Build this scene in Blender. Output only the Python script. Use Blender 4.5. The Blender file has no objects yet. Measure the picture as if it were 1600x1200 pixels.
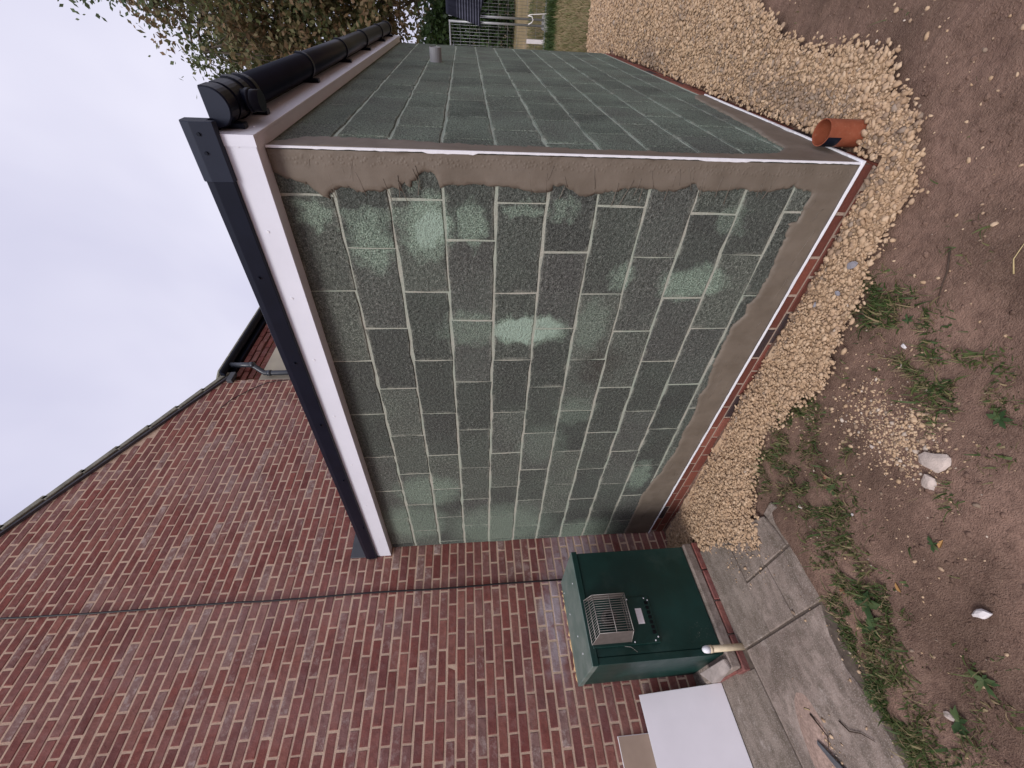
import bpy, bmesh, math, random
import numpy as np
from mathutils import Vector, Matrix

random.seed(7)
RNG = np.random.default_rng(11)
scene = bpy.context.scene
COL = scene.collection

# ------------------------------------------------------------------ camera
cam_d = bpy.data.cameras.new('camera')
cam = bpy.data.objects.new('camera', cam_d); COL.objects.link(cam)
CAM = Vector((0.4643, -1.8331, 1.6936))
yaw, pitch, roll = math.radians(-43.652), math.radians(5.407), math.radians(1.403)
fw = Vector((math.sin(yaw)*math.cos(pitch), math.cos(yaw)*math.cos(pitch), -math.sin(pitch)))
rt = Vector((math.cos(yaw), -math.sin(yaw), 0))
dn = fw.cross(rt)
rt2 = math.cos(roll)*rt + math.sin(roll)*dn
dn2 = -math.sin(roll)*rt + math.cos(roll)*dn
# the phone was held upright but the picture lies on its side: image right = world down
M = Matrix((dn2, rt2, -fw)).transposed().to_4x4(); M.translation = CAM
cam.matrix_world = M
cam_d.sensor_width = 36.0
cam_d.lens = 36.0*640.37/1600.0
cam_d.clip_start = 0.02; cam_d.clip_end = 1500
scene.camera = cam

# ------------------------------------------------------------------ world, sun, exposure
SUN_FROM = Vector((0.20, -0.72, 0.72)).normalized()
world = bpy.data.worlds.new('World'); scene.world = world; world.use_nodes = True
nt = world.node_tree; nt.nodes.clear()
wo = nt.nodes.new('ShaderNodeOutputWorld'); bg = nt.nodes.new('ShaderNodeBackground')
sky = nt.nodes.new('ShaderNodeTexSky'); sky.sky_type = 'NISHITA'; sky.sun_disc = False
sky.sun_elevation = math.asin(SUN_FROM.z); sky.sun_rotation = math.atan2(SUN_FROM.x, SUN_FROM.y)
sky.air_density = 1.5; sky.dust_density = 4.0
smul = nt.nodes.new('ShaderNodeVectorMath'); smul.operation = 'SCALE'; smul.inputs['Scale'].default_value = 0.08
nt.links.new(sky.outputs[0], smul.inputs[0])
tc = nt.nodes.new('ShaderNodeTexCoord')
cn = nt.nodes.new('ShaderNodeTexNoise'); cn.inputs['Scale'].default_value = 2.0; cn.inputs['Detail'].default_value = 4
cn.inputs['Roughness'].default_value = 0.5; cn.inputs['Distortion'].default_value = 0.3
nt.links.new(tc.outputs['Generated'], cn.inputs['Vector'])
cr = nt.nodes.new('ShaderNodeValToRGB')
cr.color_ramp.elements[0].position = 0.36; cr.color_ramp.elements[0].color = (0.60, 0.595, 0.775, 1)
cr.color_ramp.elements[1].position = 0.74; cr.color_ramp.elements[1].color = (0.83, 0.815, 0.955, 1)
nt.links.new(cn.outputs['Fac'], cr.inputs[0])
wm = nt.nodes.new('ShaderNodeMix'); wm.data_type = 'RGBA'; wm.inputs[0].default_value = 0.92
nt.links.new(smul.outputs[0], wm.inputs[6]); nt.links.new(cr.outputs[0], wm.inputs[7])
nt.links.new(wm.outputs[2], bg.inputs[0]); bg.inputs[1].default_value = 0.74
nt.links.new(bg.outputs[0], wo.inputs[0])

sun_d = bpy.data.lights.new('sun', 'SUN'); sun_d.energy = 1.5; sun_d.angle = math.radians(24); sun_d.color = (1.0, 0.975, 0.955)
sun = bpy.data.objects.new('sun', sun_d); COL.objects.link(sun)
sun.rotation_euler = (-SUN_FROM).to_track_quat('-Z', 'Y').to_euler(); sun.location = (2, -8, 9)
vs = scene.view_settings
vs.view_transform = 'Standard'; vs.look = 'None'; vs.exposure = 0.56; vs.gamma = 1.0; vs.use_curve_mapping = False

# ------------------------------------------------------------------ helpers: materials
class NB:
    def __init__(s, name, rough=0.8, spec=0.3):
        s.m = bpy.data.materials.new(name); s.m.use_nodes = True
        s.nt = s.m.node_tree; s.b = s.nt.nodes['Principled BSDF']
        s.b.inputs['Roughness'].default_value = rough
        s.b.inputs['Specular IOR Level'].default_value = spec
        s._pos = None
    def n(s, t, **k):
        nd = s.nt.nodes.new(t)
        for a, v in k.items(): setattr(nd, a, v)
        return nd
    def set(s, sock, v):
        if isinstance(v, bpy.types.NodeSocket): s.nt.links.new(v, sock)
        elif isinstance(v, (tuple, list)) and sock.type == 'RGBA' and len(v) == 3: sock.default_value = (*v, 1)
        else: sock.default_value = v
    @property
    def pos(s):
        if s._pos is None: s._pos = s.n('ShaderNodeNewGeometry').outputs['Position']
        return s._pos
    def vscale(s, v, xyz):
        nd = s.n('ShaderNodeVectorMath', operation='MULTIPLY'); s.set(nd.inputs[0], v); nd.inputs[1].default_value = xyz
        return nd.outputs[0]
    def noise(s, scale, detail=3, rough=0.55, vec=None, dist=0.0, out='Fac'):
        nd = s.n('ShaderNodeTexNoise'); s.set(nd.inputs['Vector'], vec if vec is not None else s.pos)
        nd.inputs['Scale'].default_value = scale; nd.inputs['Detail'].default_value = detail
        nd.inputs['Roughness'].default_value = rough; nd.inputs['Distortion'].default_value = dist
        return nd.outputs[out]
    def voro(s, scale, feature='F1', vec=None, out='Distance'):
        nd = s.n('ShaderNodeTexVoronoi', feature=feature); s.set(nd.inputs['Vector'], vec if vec is not None else s.pos)
        nd.inputs['Scale'].default_value = scale
        return nd.outputs[out]
    def attr(s, name='rnd', out='Fac'):
        return s.n('ShaderNodeAttribute', attribute_name=name).outputs[out]
    def ramp(s, fac, stops, interp='LINEAR'):
        nd = s.n('ShaderNodeValToRGB'); r = nd.color_ramp; r.interpolation = interp
        while len(r.elements) < len(stops): r.elements.new(0.5)
        for e, (p, c) in zip(r.elements, stops):
            e.position = p; e.color = (c, c, c, 1) if isinstance(c, (int, float)) else (*c, 1)
        s.set(nd.inputs[0], fac)
        return nd.outputs[0]
    def mix(s, fac, a, b, blend='MIX'):
        nd = s.n('ShaderNodeMix', data_type='RGBA', blend_type=blend)
        s.set(nd.inputs[0], fac); s.set(nd.inputs[6], a); s.set(nd.inputs[7], b)
        return nd.outputs[2]
    def math(s, op, a, b=0.0, clamp=False):
        nd = s.n('ShaderNodeMath', operation=op, use_clamp=clamp); s.set(nd.inputs[0], a); s.set(nd.inputs[1], b)
        return nd.outputs[0]
    def mapr(s, v, a, b, c=0.0, d=1.0):
        nd = s.n('ShaderNodeMapRange'); s.set(nd.inputs[0], v)
        for i, x in enumerate((a, b, c, d)): nd.inputs[1+i].default_value = x
        return nd.outputs[0]
    def ellipse(s, c, r, vec, soft=0.5):
        """1 inside an ellipsoid in world space, fading to 0 at its rim"""
        sb = s.n('ShaderNodeVectorMath', operation='SUBTRACT'); s.set(sb.inputs[0], vec); sb.inputs[1].default_value = c
        ml = s.vscale(sb.outputs[0], (1/r[0], 1/r[1], 1/r[2]))
        ln = s.n('ShaderNodeVectorMath', operation='LENGTH'); s.set(ln.inputs[0], ml)
        return s.mapr(ln.outputs['Value'], 1.0+soft*0.3, 1.0-soft, 0, 1)
    def wobble(s, scale, amt):
        nz = s.noise(scale, 3, 0.6, out='Color')
        a = s.n('ShaderNodeVectorMath', operation='SUBTRACT'); s.set(a.inputs[0], nz); a.inputs[1].default_value = (.5, .5, .5)
        b = s.n('ShaderNodeVectorMath', operation='SCALE'); s.set(b.inputs[0], a.outputs[0]); b.inputs['Scale'].default_value = amt
        c = s.n('ShaderNodeVectorMath', operation='ADD'); s.set(c.inputs[0], s.pos); s.set(c.inputs[1], b.outputs[0])
        return c.outputs[0]
    def color(s, v): s.set(s.b.inputs['Base Color'], v); return s
    def rough(s, v): s.set(s.b.inputs['Roughness'], v); return s
    def bump(s, h, strength=0.5, dist=0.01):
        nd = s.n('ShaderNodeBump'); nd.inputs['Strength'].default_value = strength; nd.inputs['Distance'].default_value = dist
        s.set(nd.inputs['Height'], h); s.nt.links.new(nd.outputs[0], s.b.inputs['Normal']); return s

# ------------------------------------------------------------------ helpers: meshes and objects
def new_mesh(name, verts, faces, mat=None, rnd=None, smooth=False):
    me = bpy.data.meshes.new(name); me.from_pydata([tuple(v) for v in verts], [], [tuple(f) for f in faces])
    if mat: me.materials.append(mat)
    if rnd is not None:
        at = me.attributes.new('rnd', 'FLOAT', 'FACE')
        arr = np.full(len(me.polygons), rnd, dtype=np.float32) if np.isscalar(rnd) else np.asarray(rnd, dtype=np.float32)
        at.data.foreach_set('value', arr)
    if smooth: me.shade_smooth()
    me.update(); return me
def fast_mesh(name, V, T, mat, rnd=None):
    """numpy verts (n,3) and triangles (m,3)"""
    me = bpy.data.meshes.new(name)
    me.vertices.add(len(V)); me.vertices.foreach_set('co', np.asarray(V, np.float32).ravel())
    k = T.shape[1]
    me.loops.add(T.size); me.loops.foreach_set('vertex_index', np.asarray(T, np.int32).ravel())
    me.polygons.add(len(T)); me.polygons.foreach_set('loop_start', np.arange(0, T.size, k, dtype=np.int32))
    me.polygons.foreach_set('loop_total', np.full(len(T), k, np.int32))
    me.materials.append(mat)
    if rnd is not None:
        at = me.attributes.new('rnd', 'FLOAT', 'FACE'); at.data.foreach_set('value', np.asarray(rnd, np.float32))
    me.update(calc_edges=True); me.validate(); return me
def link(name, me, parent=None, loc=None, label=None, cat=None, group=None, kind=None):
    o = bpy.data.objects.new(name, me); COL.objects.link(o)
    if parent is not None:
        o.parent = parent
        if parent.type == 'EMPTY': o.matrix_parent_inverse = Matrix.Translation(-Vector(parent.location))
    if loc is not None: o.location = loc
    tag(o, label, cat, group, kind); return o
def tag(o, label=None, cat=None, group=None, kind=None):
    if label: o['label'] = label
    if cat: o['category'] = cat
    if group: o['group'] = group
    if kind: o['kind'] = kind
    return o
def thing(name, loc, label, cat, group=None):
    o = bpy.data.objects.new(name, None); COL.objects.link(o); o.location = loc; o.empty_display_size = 0.1
    return tag(o, label, cat, group)
BOXF = [(0,3,2,1),(4,5,6,7),(0,1,5,4),(1,2,6,5),(2,3,7,6),(3,0,4,7)]
def box_v(x0,x1,y0,y1,z0,z1):
    return [(x0,y0,z0),(x1,y0,z0),(x1,y1,z0),(x0,y1,z0),(x0,y0,z1),(x1,y0,z1),(x1,y1,z1),(x0,y1,z1)]
def bevel_mesh(name, verts, faces, mat, b=0.003, seg=1, rnd=None, smooth=False):
    bm = bmesh.new(); vs_ = [bm.verts.new(v) for v in verts]
    for f in faces: bm.faces.new([vs_[i] for i in f])
    bmesh.ops.recalc_face_normals(bm, faces=bm.faces)
    if b > 0: bmesh.ops.bevel(bm, geom=list(bm.edges), offset=b, segments=seg, affect='EDGES', clamp_overlap=True)
    me = bpy.data.meshes.new(name); bm.to_mesh(me); bm.free(); me.materials.append(mat)
    if rnd is not None:
        at = me.attributes.new('rnd', 'FLOAT', 'FACE'); at.data.foreach_set('value', np.full(len(me.polygons), rnd, np.float32))
    if smooth: me.shade_smooth()
    return me
def box(name, x0,x1,y0,y1,z0,z1, mat, parent=None, b=0.003, rnd=None, **k):
    return link(name, bevel_mesh(name, box_v(x0,x1,y0,y1,z0,z1), BOXF, mat, b, rnd=rnd), parent, **k)
def tube_v(path, radii, n=10, cap=True):
    """verts/faces of a tapered tube along a list of points"""
    P = [Vector(p) for p in path]; V = []; F = []
    up = None
    for i, p in enumerate(P):
        t = (P[min(i+1, len(P)-1)] - P[max(i-1, 0)]).normalized()
        if up is None:
            a = Vector((0,0,1)) if abs(t.z) < 0.9 else Vector((1,0,0)); up = t.cross(a).normalized()
        up = (up - t*up.dot(t)).normalized(); w = t.cross(up)
        r = radii[i] if isinstance(radii, (list, tuple)) else radii
        for k in range(n):
            a = 2*math.pi*k/n; V.append(p + r*(math.cos(a)*up + math.sin(a)*w))
    for i in range(len(P)-1):
        for k in range(n):
            F.append((i*n+k, i*n+(k+1)%n, (i+1)*n+(k+1)%n, (i+1)*n+k))
    if cap: F.append(tuple(range(n-1,-1,-1))); F.append(tuple(range((len(P)-1)*n, len(P)*n)))
    return V, F
def tubes(name, paths, radius, mat, parent=None, n=6, smooth=True, **k):
    V = []; F = []
    for path in paths:
        v, f = tube_v(path, radius, n); o = len(V); V += v; F += [tuple(i+o for i in q) for q in f]
    me = new_mesh(name, V, F, mat)
    if smooth:
        for p in me.polygons: p.use_smooth = len(p.vertices) == 4
    return link(name, me, parent, **k)
def prism(name, profile, axis, a0, a1, mat, parent=None, dz=(0,0), b=0.0, **k):
    """extrude a 2D profile (list of (p,q)) along x ('x': profile is y,z) or y ('y': profile is x,z)"""
    n = len(profile); V = []
    for a, d in ((a0, dz[0]), (a1, dz[1])):
        for p, q in profile: V.append((a, p, q+d) if axis == 'x' else (p, a, q+d))
    F = [tuple(range(n)), tuple(range(2*n-1, n-1, -1))] + [(i, (i+1)%n, n+(i+1)%n, n+i) for i in range(n)]
    return link(name, bevel_mesh(name, V, F, mat, b), parent, **k)
_TAB = np.random.default_rng(5).random((256,256))
def vnoise(x, y, f, seed=0):
    x = np.asarray(x)*f + seed*17.3; y = np.asarray(y)*f + seed*31.7
    xi = np.floor(x).astype(int); yi = np.floor(y).astype(int); fx = x-xi; fy = y-yi
    fx = fx*fx*(3-2*fx); fy = fy*fy*(3-2*fy)
    g = lambda a, b: _TAB[a % 256, b % 256]
    return (g(xi,yi)*(1-fx)+g(xi+1,yi)*fx)*(1-fy) + (g(xi,yi+1)*(1-fx)+g(xi+1,yi+1)*fx)*fy
def sstep(a, b, x):
    t = np.clip((np.asarray(x)-a)/(b-a), 0, 1); return t*t*(3-2*t)
def inside(px, py, poly):
    px = np.asarray(px); py = np.asarray(py); r = np.zeros(px.shape, bool); n = len(poly)
    for i in range(n):
        x0, y0 = poly[i]; x1, y1 = poly[(i+1) % n]
        if y0 == y1: continue
        c = ((y0 > py) != (y1 > py)) & (px < (x1-x0)*(py-y0)/(y1-y0)+x0); r ^= c
    return r

# ------------------------------------------------------------------ levels
HX = -3.40            # face of the house wall
WB = 4.55             # length of the extension's long wall
def ground_z(x, y):
    x = np.asarray(x, float); y = np.asarray(y, float)
    z = -0.135 + 0.018*(vnoise(x,y,1.3,1)-.5) + 0.022*(vnoise(x,y,4.5,2)-.5) + 0.012*(vnoise(x,y,13,3)-.5) + 0.006*(vnoise(x,y,38,4)-.5) + 0.016*(vnoise((x*.8+y*.6)*.35,-x*.6+y*.8,8,11)-.5)
    z = z - 0.065*sstep(-1.2,-3.2,x)*sstep(-.5,-.05,y)
    w = sstep(-1.35,-1.62,x)*sstep(-.62,-.78,y); z = z + 0.042*w + .014*w*(vnoise(x,y,11,6)-.5); z = z - 0.070*sstep(-1.73,-1.86,x)*sstep(-.64,-.74,y)
    z = z + 0.12*sstep(3.5,8.5,y)
    return z
def gravel_z(x, y):
    x = np.asarray(x, float); y = np.asarray(y, float)
    z = -0.108 + 0.020*(vnoise(x,y,2.2,7)-.5) + 0.02*(vnoise(x,y,6,8)-.5)
    z = z - 0.075*sstep(-1.0,-3.2,x)*sstep(-.55,-.05,y)
    z = z + 0.030*np.exp(-((x-0.0)**2+(y+0.02)**2)/0.06) + 0.05*np.exp(-((x-0.45)**2)/0.10)*sstep(0.2,1.2,y)
    z = z + (-.104-z)*sstep(-.22,-.48,y)*sstep(-1.5,-1.9,x)
    z = z - 0.022*np.exp(-(y+.02)**2/.006)*sstep(-.15,-.6,x)*(y<.0)
    z = z + 0.08*sstep(3.5,8.5,y)
    return z

# ------------------------------------------------------------------ materials
def m_block():
    b = NB('concrete_block', 0.95, 0.15)
    r = b.attr()
    fine = b.noise(150, 3, 0.8); mid = b.noise(62, 3, 0.65); big = b.noise(3.0, 3, 0.6)
    base = b.ramp(b.math('ADD', b.math('MULTIPLY', fine, .62), b.math('MULTIPLY', mid, .38)),
                  [(0.36,(.020,.022,.020)), (0.46,(.086,.093,.083)), (0.55,(.160,.170,.152)), (0.66,(.38,.395,.355))])
    base = b.mix(1.0, base, b.ramp(r, [(0,(.62,.62,.63)),(.25,(.98,1.02,.97)),(.5,(.74,.73,.74)),(.75,(1.22,1.25,1.18)),(1,(.94,.90,.92))]), 'MULTIPLY')
    base = b.mix(b.mapr(b.noise(6,4,.7),.42,.70,0,.4), base, (.085,.084,.080))
    base = b.mix(b.mapr(b.noise(2.2,4,.65),.42,.62,0,.16), base, (.17,.215,.175))
    w = b.wobble(13, 0.20)
    pats = [((-.31,0,1.88),(.17,.3,.12),.95),((-.38,0,2.14),(.16,.3,.11),.8),((-.30,0,1.68),(.12,.3,.07),.8),((-.22,0,1.46),(.04,.3,.11),.6),((-.25,0,2.35),(.06,.3,.08),.75),
            ((-.88,0,1.36),(.105,.3,.19),1.0),((-.88,0,1.50),(.09,.3,.10),1.0),((-.86,0,1.70),(.12,.3,.17),.5),((-.59,0,.53),(.11,.3,.20),.85),((-.55,0,.92),(.09,.3,.07),.6),
            ((-2.46,0,2.07),(.24,.3,.27),.62),((-2.94,0,2.22),(.32,.3,.30),.55),((-3.09,0,1.48),(.40,.3,.50),.5),((-2.37,0,.34),(.23,.3,.10),.65),((-3.30,0,.62),(.26,.3,.36),.5),
            ((-1.56,0,1.01),(.14,.3,.15),.35),((-.85,0,1.03),(.18,.3,.10),.35),((-.22,0,1.27),(.06,.3,.08),.55),((-.27,0,.46),(.07,.3,.08),.4),((-1.9,0,1.2),(.25,.3,.2),.25),((-.25,0,2.02),(.05,.3,.30),.5)]
    acc = None
    for c, rr, s in pats:
        e = b.math('MULTIPLY', b.ellipse(c, rr, w, .38), s)
        acc = e if acc is None else b.math('MAXIMUM', acc, e)
    sx = b.n('ShaderNodeSeparateXYZ'); b.set(sx.inputs[0], b.pos)
    onB = b.math('MULTIPLY', b.mapr(sx.outputs[1], 0.0, 0.12, 0, 1), b.mapr(big, .36, .66, .16, .56))
    acc = b.math('MAXIMUM', acc, onB)
    green = b.ramp(b.noise(150,3,.8), [(0.34,(.055,.075,.060)),(0.47,(.21,.285,.22)),(0.62,(.49,.60,.48))])
    acc = b.math('MULTIPLY', acc, b.mapr(b.noise(40,4,.75), .34, .52, .45, 1.0))
    col = b.mix(acc, base, green)
    sw = b.wobble(16, .13)
    sme = b.math('MAXIMUM', b.ellipse((-.875,0,1.38),(.088,.3,.20), sw, .18), b.ellipse((-.31,0,1.87),(.085,.3,.075), sw, .25))
    sme = b.math('MULTIPLY', sme, b.mapr(b.noise(90,4,.8), .36, .50, .35, .95))
    col = b.mix(sme, col, b.mix(b.noise(130,3,.8), (.24,.34,.27), (.52,.64,.53)))
    # mortar smeared past the joints on to the block faces
    lo = b.n('ShaderNodeSeparateXYZ'); b.set(lo.inputs[0], b.n('ShaderNodeTexCoord').outputs['Object'])
    ez = b.mapr(b.math('ABSOLUTE', lo.outputs[2]), .088, .107)
    ex = b.mapr(b.math('ABSOLUTE', b.math('ADD', lo.outputs[0], lo.outputs[1])), .206, .220)
    sm = b.math('MULTIPLY', b.math('MAXIMUM', ez, b.math('MULTIPLY', ex, .8)), b.mapr(b.noise(9,4,.75), .48, .66, 0, .85))
    col = b.mix(sm, col, (.34,.345,.29))
    stain = b.ellipse((-1.15,0,.92),(.16,.3,.12), w, .9)
    col = b.mix(b.math('MULTIPLY', stain, .55), col, (.05,.036,.033))
    b.color(col)
    b.bump(b.math('ADD', fine, b.math('MULTIPLY', mid, 1.8)), 1.0, 0.008)
    return b.m
def m_mortar(name, c1, c2, green=0.0):
    b = NB(name, 0.95, 0.15)
    col = b.mix(b.noise(30,4,.6), c1, c2)
    col = b.mix(b.mapr(b.noise(160,2,.6),.35,.7,0,.5), col, tuple(x*.55 for x in c1))
    if green:
        sx = b.n('ShaderNodeSeparateXYZ'); b.set(sx.inputs[0], b.pos)
        col = b.mix(b.mapr(sx.outputs[1], .03, .15, 0, .8), col, b.mix(b.noise(25,4,.6), (.34,.42,.34), (.56,.63,.53)))
    if green: col = b.mix(b.mapr(b.noise(4,3,.6),.4,.62,0,green), col, (.30,.40,.32))
    b.color(col).bump(b.noise(110,3,.7), .8, .006); return b.m
def m_brick(name='house_brick', dark=0.0):
    b = NB(name, 0.9, 0.2); r = b.attr()
    col = b.ramp(r, [(0.0,(.190,.062,.053)),(0.14,(.310,.105,.083)),(0.28,(.245,.078,.066)),(0.42,(.350,.145,.112)),(0.56,(.215,.080,.074)),(0.70,(.325,.145,.115)),(0.84,(.255,.110,.097)),(0.95,(.330,.205,.178))])
    n1 = b.noise(26,4,.65); n2 = b.noise(120,3,.65)
    col = b.mix(b.mapr(n1,.38,.70,0,.55), col, (.125,.045,.042))
    col = b.mix(b.mapr(n2,.52,.74,0,.28), col, (.40,.22,.17))
    pale = b.math('MULTIPLY', b.mapr(b.noise(17,4,.75),.50,.64,0,1), b.mapr(r,.70,1,0.10,.85))
    col = b.mix(pale, col, (.54,.43,.385))
    col = b.mix(b.mapr(b.noise(1.4,5,.65, vec=b.vscale(b.pos,(1,1,.6))),.50,.68,0,.26), col, (.40,.30,.285))
    col = b.mix(b.mapr(b.noise(2.6,4,.6),.54,.70,0,.40), col, (.115,.048,.046))
    w = b.wobble(8,.3)
    z = b.math('MAXIMUM', b.ellipse((HX,-.25,.72),(.5,.42,.34), w, .8), b.ellipse((HX,-.75,1.06),(.5,.45,.11), w, .7))
    z = b.math('MULTIPLY', z, b.mapr(b.noise(16,4,.7),.30,.52,.25,1.0))
    col = b.mix(z, col, (.46,.38,.41))
    b.color(col).bump(b.math('ADD', n1, b.math('MULTIPLY', n2, .6)), .9, .006)
    return b.m
def m_render():
    b = NB('wet_render', 0.62, 0.4)
    n = b.noise(7,4,.55); st = b.noise(20,3,.6, vec=b.vscale(b.pos,(1,1,.25)))
    col = b.mix(b.mapr(n,.3,.7), (.140,.113,.086), (.190,.156,.122))
    col = b.mix(b.mapr(st,.5,.75,0,.35), col, (.195,.165,.136))
    b.color(col)
    sx = b.n('ShaderNodeSeparateXYZ'); b.set(sx.inputs[0], b.pos)
    dots = b.voro(70, vec=b.vscale(b.pos,(1,.0,1)))
    zone = b.math('MULTIPLY', b.mapr(sx.outputs[0], -.065,-.050), b.mapr(sx.outputs[0], -.012,-.024))
    hgt = b.math('ADD', b.math('MULTIPLY', b.math('MULTIPLY', b.mapr(dots,.15,.5,1,0), zone), .22), b.math('ADD', b.math('MULTIPLY', n, .8), b.math('MULTIPLY', st, .25)))
    b.bump(b.math('ADD', hgt, b.math('MULTIPLY', b.noise(120,2,.6), .06)), .6, .010); return b.m
def m_plain(name, c, rough=.5, spec=.4, var=.12, scale=14, bump=0.0, metal=0.0):
    b = NB(name, rough, spec)
    n = b.noise(scale,4,.6)
    b.color(b.mix(b.mapr(n,.3,.7,0,1), tuple(x*(1-var) for x in c), tuple(min(1,x*(1+var)) for x in c)))
    b.b.inputs['Metallic'].default_value = metal
    if bump: b.bump(b.noise(scale*8,3,.6), bump, .004)
    return b.m
def m_soil():
    b = NB('soil', 0.95, 0.15)
    n1 = b.noise(1.6,5,.6); n2 = b.noise(22,5,.72); n3 = b.noise(150,3,.7)
    col = b.mix(b.mapr(n1,.40,.60), (.175,.112,.082), (.315,.200,.150))
    col = b.mix(b.mapr(b.noise(5,4,.7, vec=b.vscale(b.pos,(1,.35,1)), dist=.8),.52,.70,0,.5), col, (.135,.082,.064))
    col = b.mix(b.mapr(n2,.44,.70,0,.65), col, (.105,.062,.048))
    col = b.mix(b.mapr(n3,.52,.74,0,.6), col, (.36,.255,.195))
    sx = b.n('ShaderNodeSeparateXYZ'); b.set(sx.inputs[0], b.pos)
    far = b.mapr(b.math('ADD', sx.outputs[1], b.math('MULTIPLY', b.noise(.9,4,.6), 2.0)), 5.4, 7.0)
    fieldc = b.mix(b.mapr(b.noise(.5,4,.65),.36,.64), (.15,.125,.060), (.36,.265,.155))
    fieldc = b.mix(b.mapr(b.noise(12,4,.7),.4,.7,0,.6), fieldc, (.30,.24,.13))
    col = b.mix(far, col, fieldc)
    b.color(col).bump(b.math('ADD', b.math('MULTIPLY', n2, 1.6), n3), .9, .012); return b.m
def m_gravel(name='gravel_stone'):
    b = NB(name, 0.85, 0.2); r = b.attr()
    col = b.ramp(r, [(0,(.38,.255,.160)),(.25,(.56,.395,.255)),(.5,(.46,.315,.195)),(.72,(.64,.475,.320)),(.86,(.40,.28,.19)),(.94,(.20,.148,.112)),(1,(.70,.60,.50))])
    col = b.mix(b.mapr(b.noise(90,3,.6),.35,.7,0,.4), col, (.38,.26,.165))
    b.color(col).bump(b.noise(200,3,.6), .5, .003); return b.m
def m_slab():
    b = NB('paving_concrete', 0.9, 0.25); r = b.attr()
    n1 = b.noise(2.6,5,.62, dist=.6); n2 = b.noise(16,5,.7); n3 = b.noise(130,3,.7)
    col = b.mix(b.mapr(n1,.36,.64), (.185,.142,.118), (.40,.325,.280))
    col = b.mix(b.mapr(r,0,1,0,.55), col, (.150,.128,.100))
    col = b.mix(b.mapr(b.noise(9,5,.75, vec=b.vscale(b.pos,(1,.3,1))),.45,.62,0,.6), col, (.10,.080,.062))
    col = b.mix(b.mapr(n2,.46,.68,0,.65), col, (.105,.085,.062))
    col = b.mix(b.mapr(n3,.52,.70,0,.75), col, (.46,.40,.36))
    col = b.mix(b.mapr(b.noise(5.5,5,.75),.62,.72,0,.55), col, (.52,.46,.42))
    b.color(col).bump(b.math('ADD', n2, b.math('MULTIPLY', n3, .7)), .7, .006); return b.m
def m_leaf(name, stops, trans=.25):
    b = NB(name, 0.6, 0.3); r = b.attr(); b.color(b.ramp(r, stops))
    b.b.inputs['Subsurface Weight'].default_value = 0.0
    tr = b.n('ShaderNodeBsdfTranslucent'); b.set(tr.inputs[0], b.ramp(r, stops))
    mx = b.n('ShaderNodeMixShader'); mx.inputs[0].default_value = trans
    b.nt.links.new(b.b.outputs[0], mx.inputs[1]); b.nt.links.new(tr.outputs[0], mx.inputs[2])
    b.nt.links.new(mx.outputs[0], b.nt.nodes['Material Output'].inputs[0]); return b.m

MT = dict(
    block=m_block(), bmortar=m_mortar('block_mortar',(.38,.385,.32),(.56,.535,.46),.45), brick=m_brick(), hmortar=m_mortar('house_mortar',(.68,.49,.35),(.84,.63,.48)),
    render=m_render(), soil=m_soil(), gravel=m_gravel(), slab=m_slab(),
    upvc=m_plain('white_upvc',(.785,.795,.875),.35,.35,.03,5), bead=m_plain('white_bead',(.84,.84,.88),.4,.4,.05,60),
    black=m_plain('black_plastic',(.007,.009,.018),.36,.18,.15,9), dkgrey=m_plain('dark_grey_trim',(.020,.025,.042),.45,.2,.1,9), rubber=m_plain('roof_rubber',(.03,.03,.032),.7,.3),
    lead=m_plain('grey_flashing',(.085,.09,.10),.55,.4,.15,10),
)
# lichen-touched black trim facing
# ------------------------------------------------------------------ ground
def make_ground():
    def axis(lo, hi, step, far):
        mid = list(np.arange(lo, hi+1e-6, step)); a = []; d = step; p = hi
        while p < far: d *= 1.35; p += d; a.append(p)
        b = []; d = step; p = lo
        while p > -far: d *= 1.35; p -= d; b.append(p)
        return np.array(b[::-1]+mid+a)
    xs = axis(-3.6, 1.6, .025, 400); ys = axis(-2.6, 5.6, .03, 400)
    X, Y = np.meshgrid(xs, ys, indexing='ij'); Z = ground_z(X, Y)
    V = np.stack([X,Y,Z],-1).reshape(-1,3); nx, ny = len(xs), len(ys)
    i = np.arange(nx*ny).reshape(nx,ny)
    T = np.stack([i[:-1,:-1], i[1:,:-1], i[1:,1:], i[:-1,1:]],-1).reshape(-1,4)
    me = fast_mesh('ground', V, T, MT['soil']); me.shade_smooth()
    return link('ground', me, kind='structure', label='bare brown trodden soil of the garden with field beyond')
make_ground()

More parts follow.
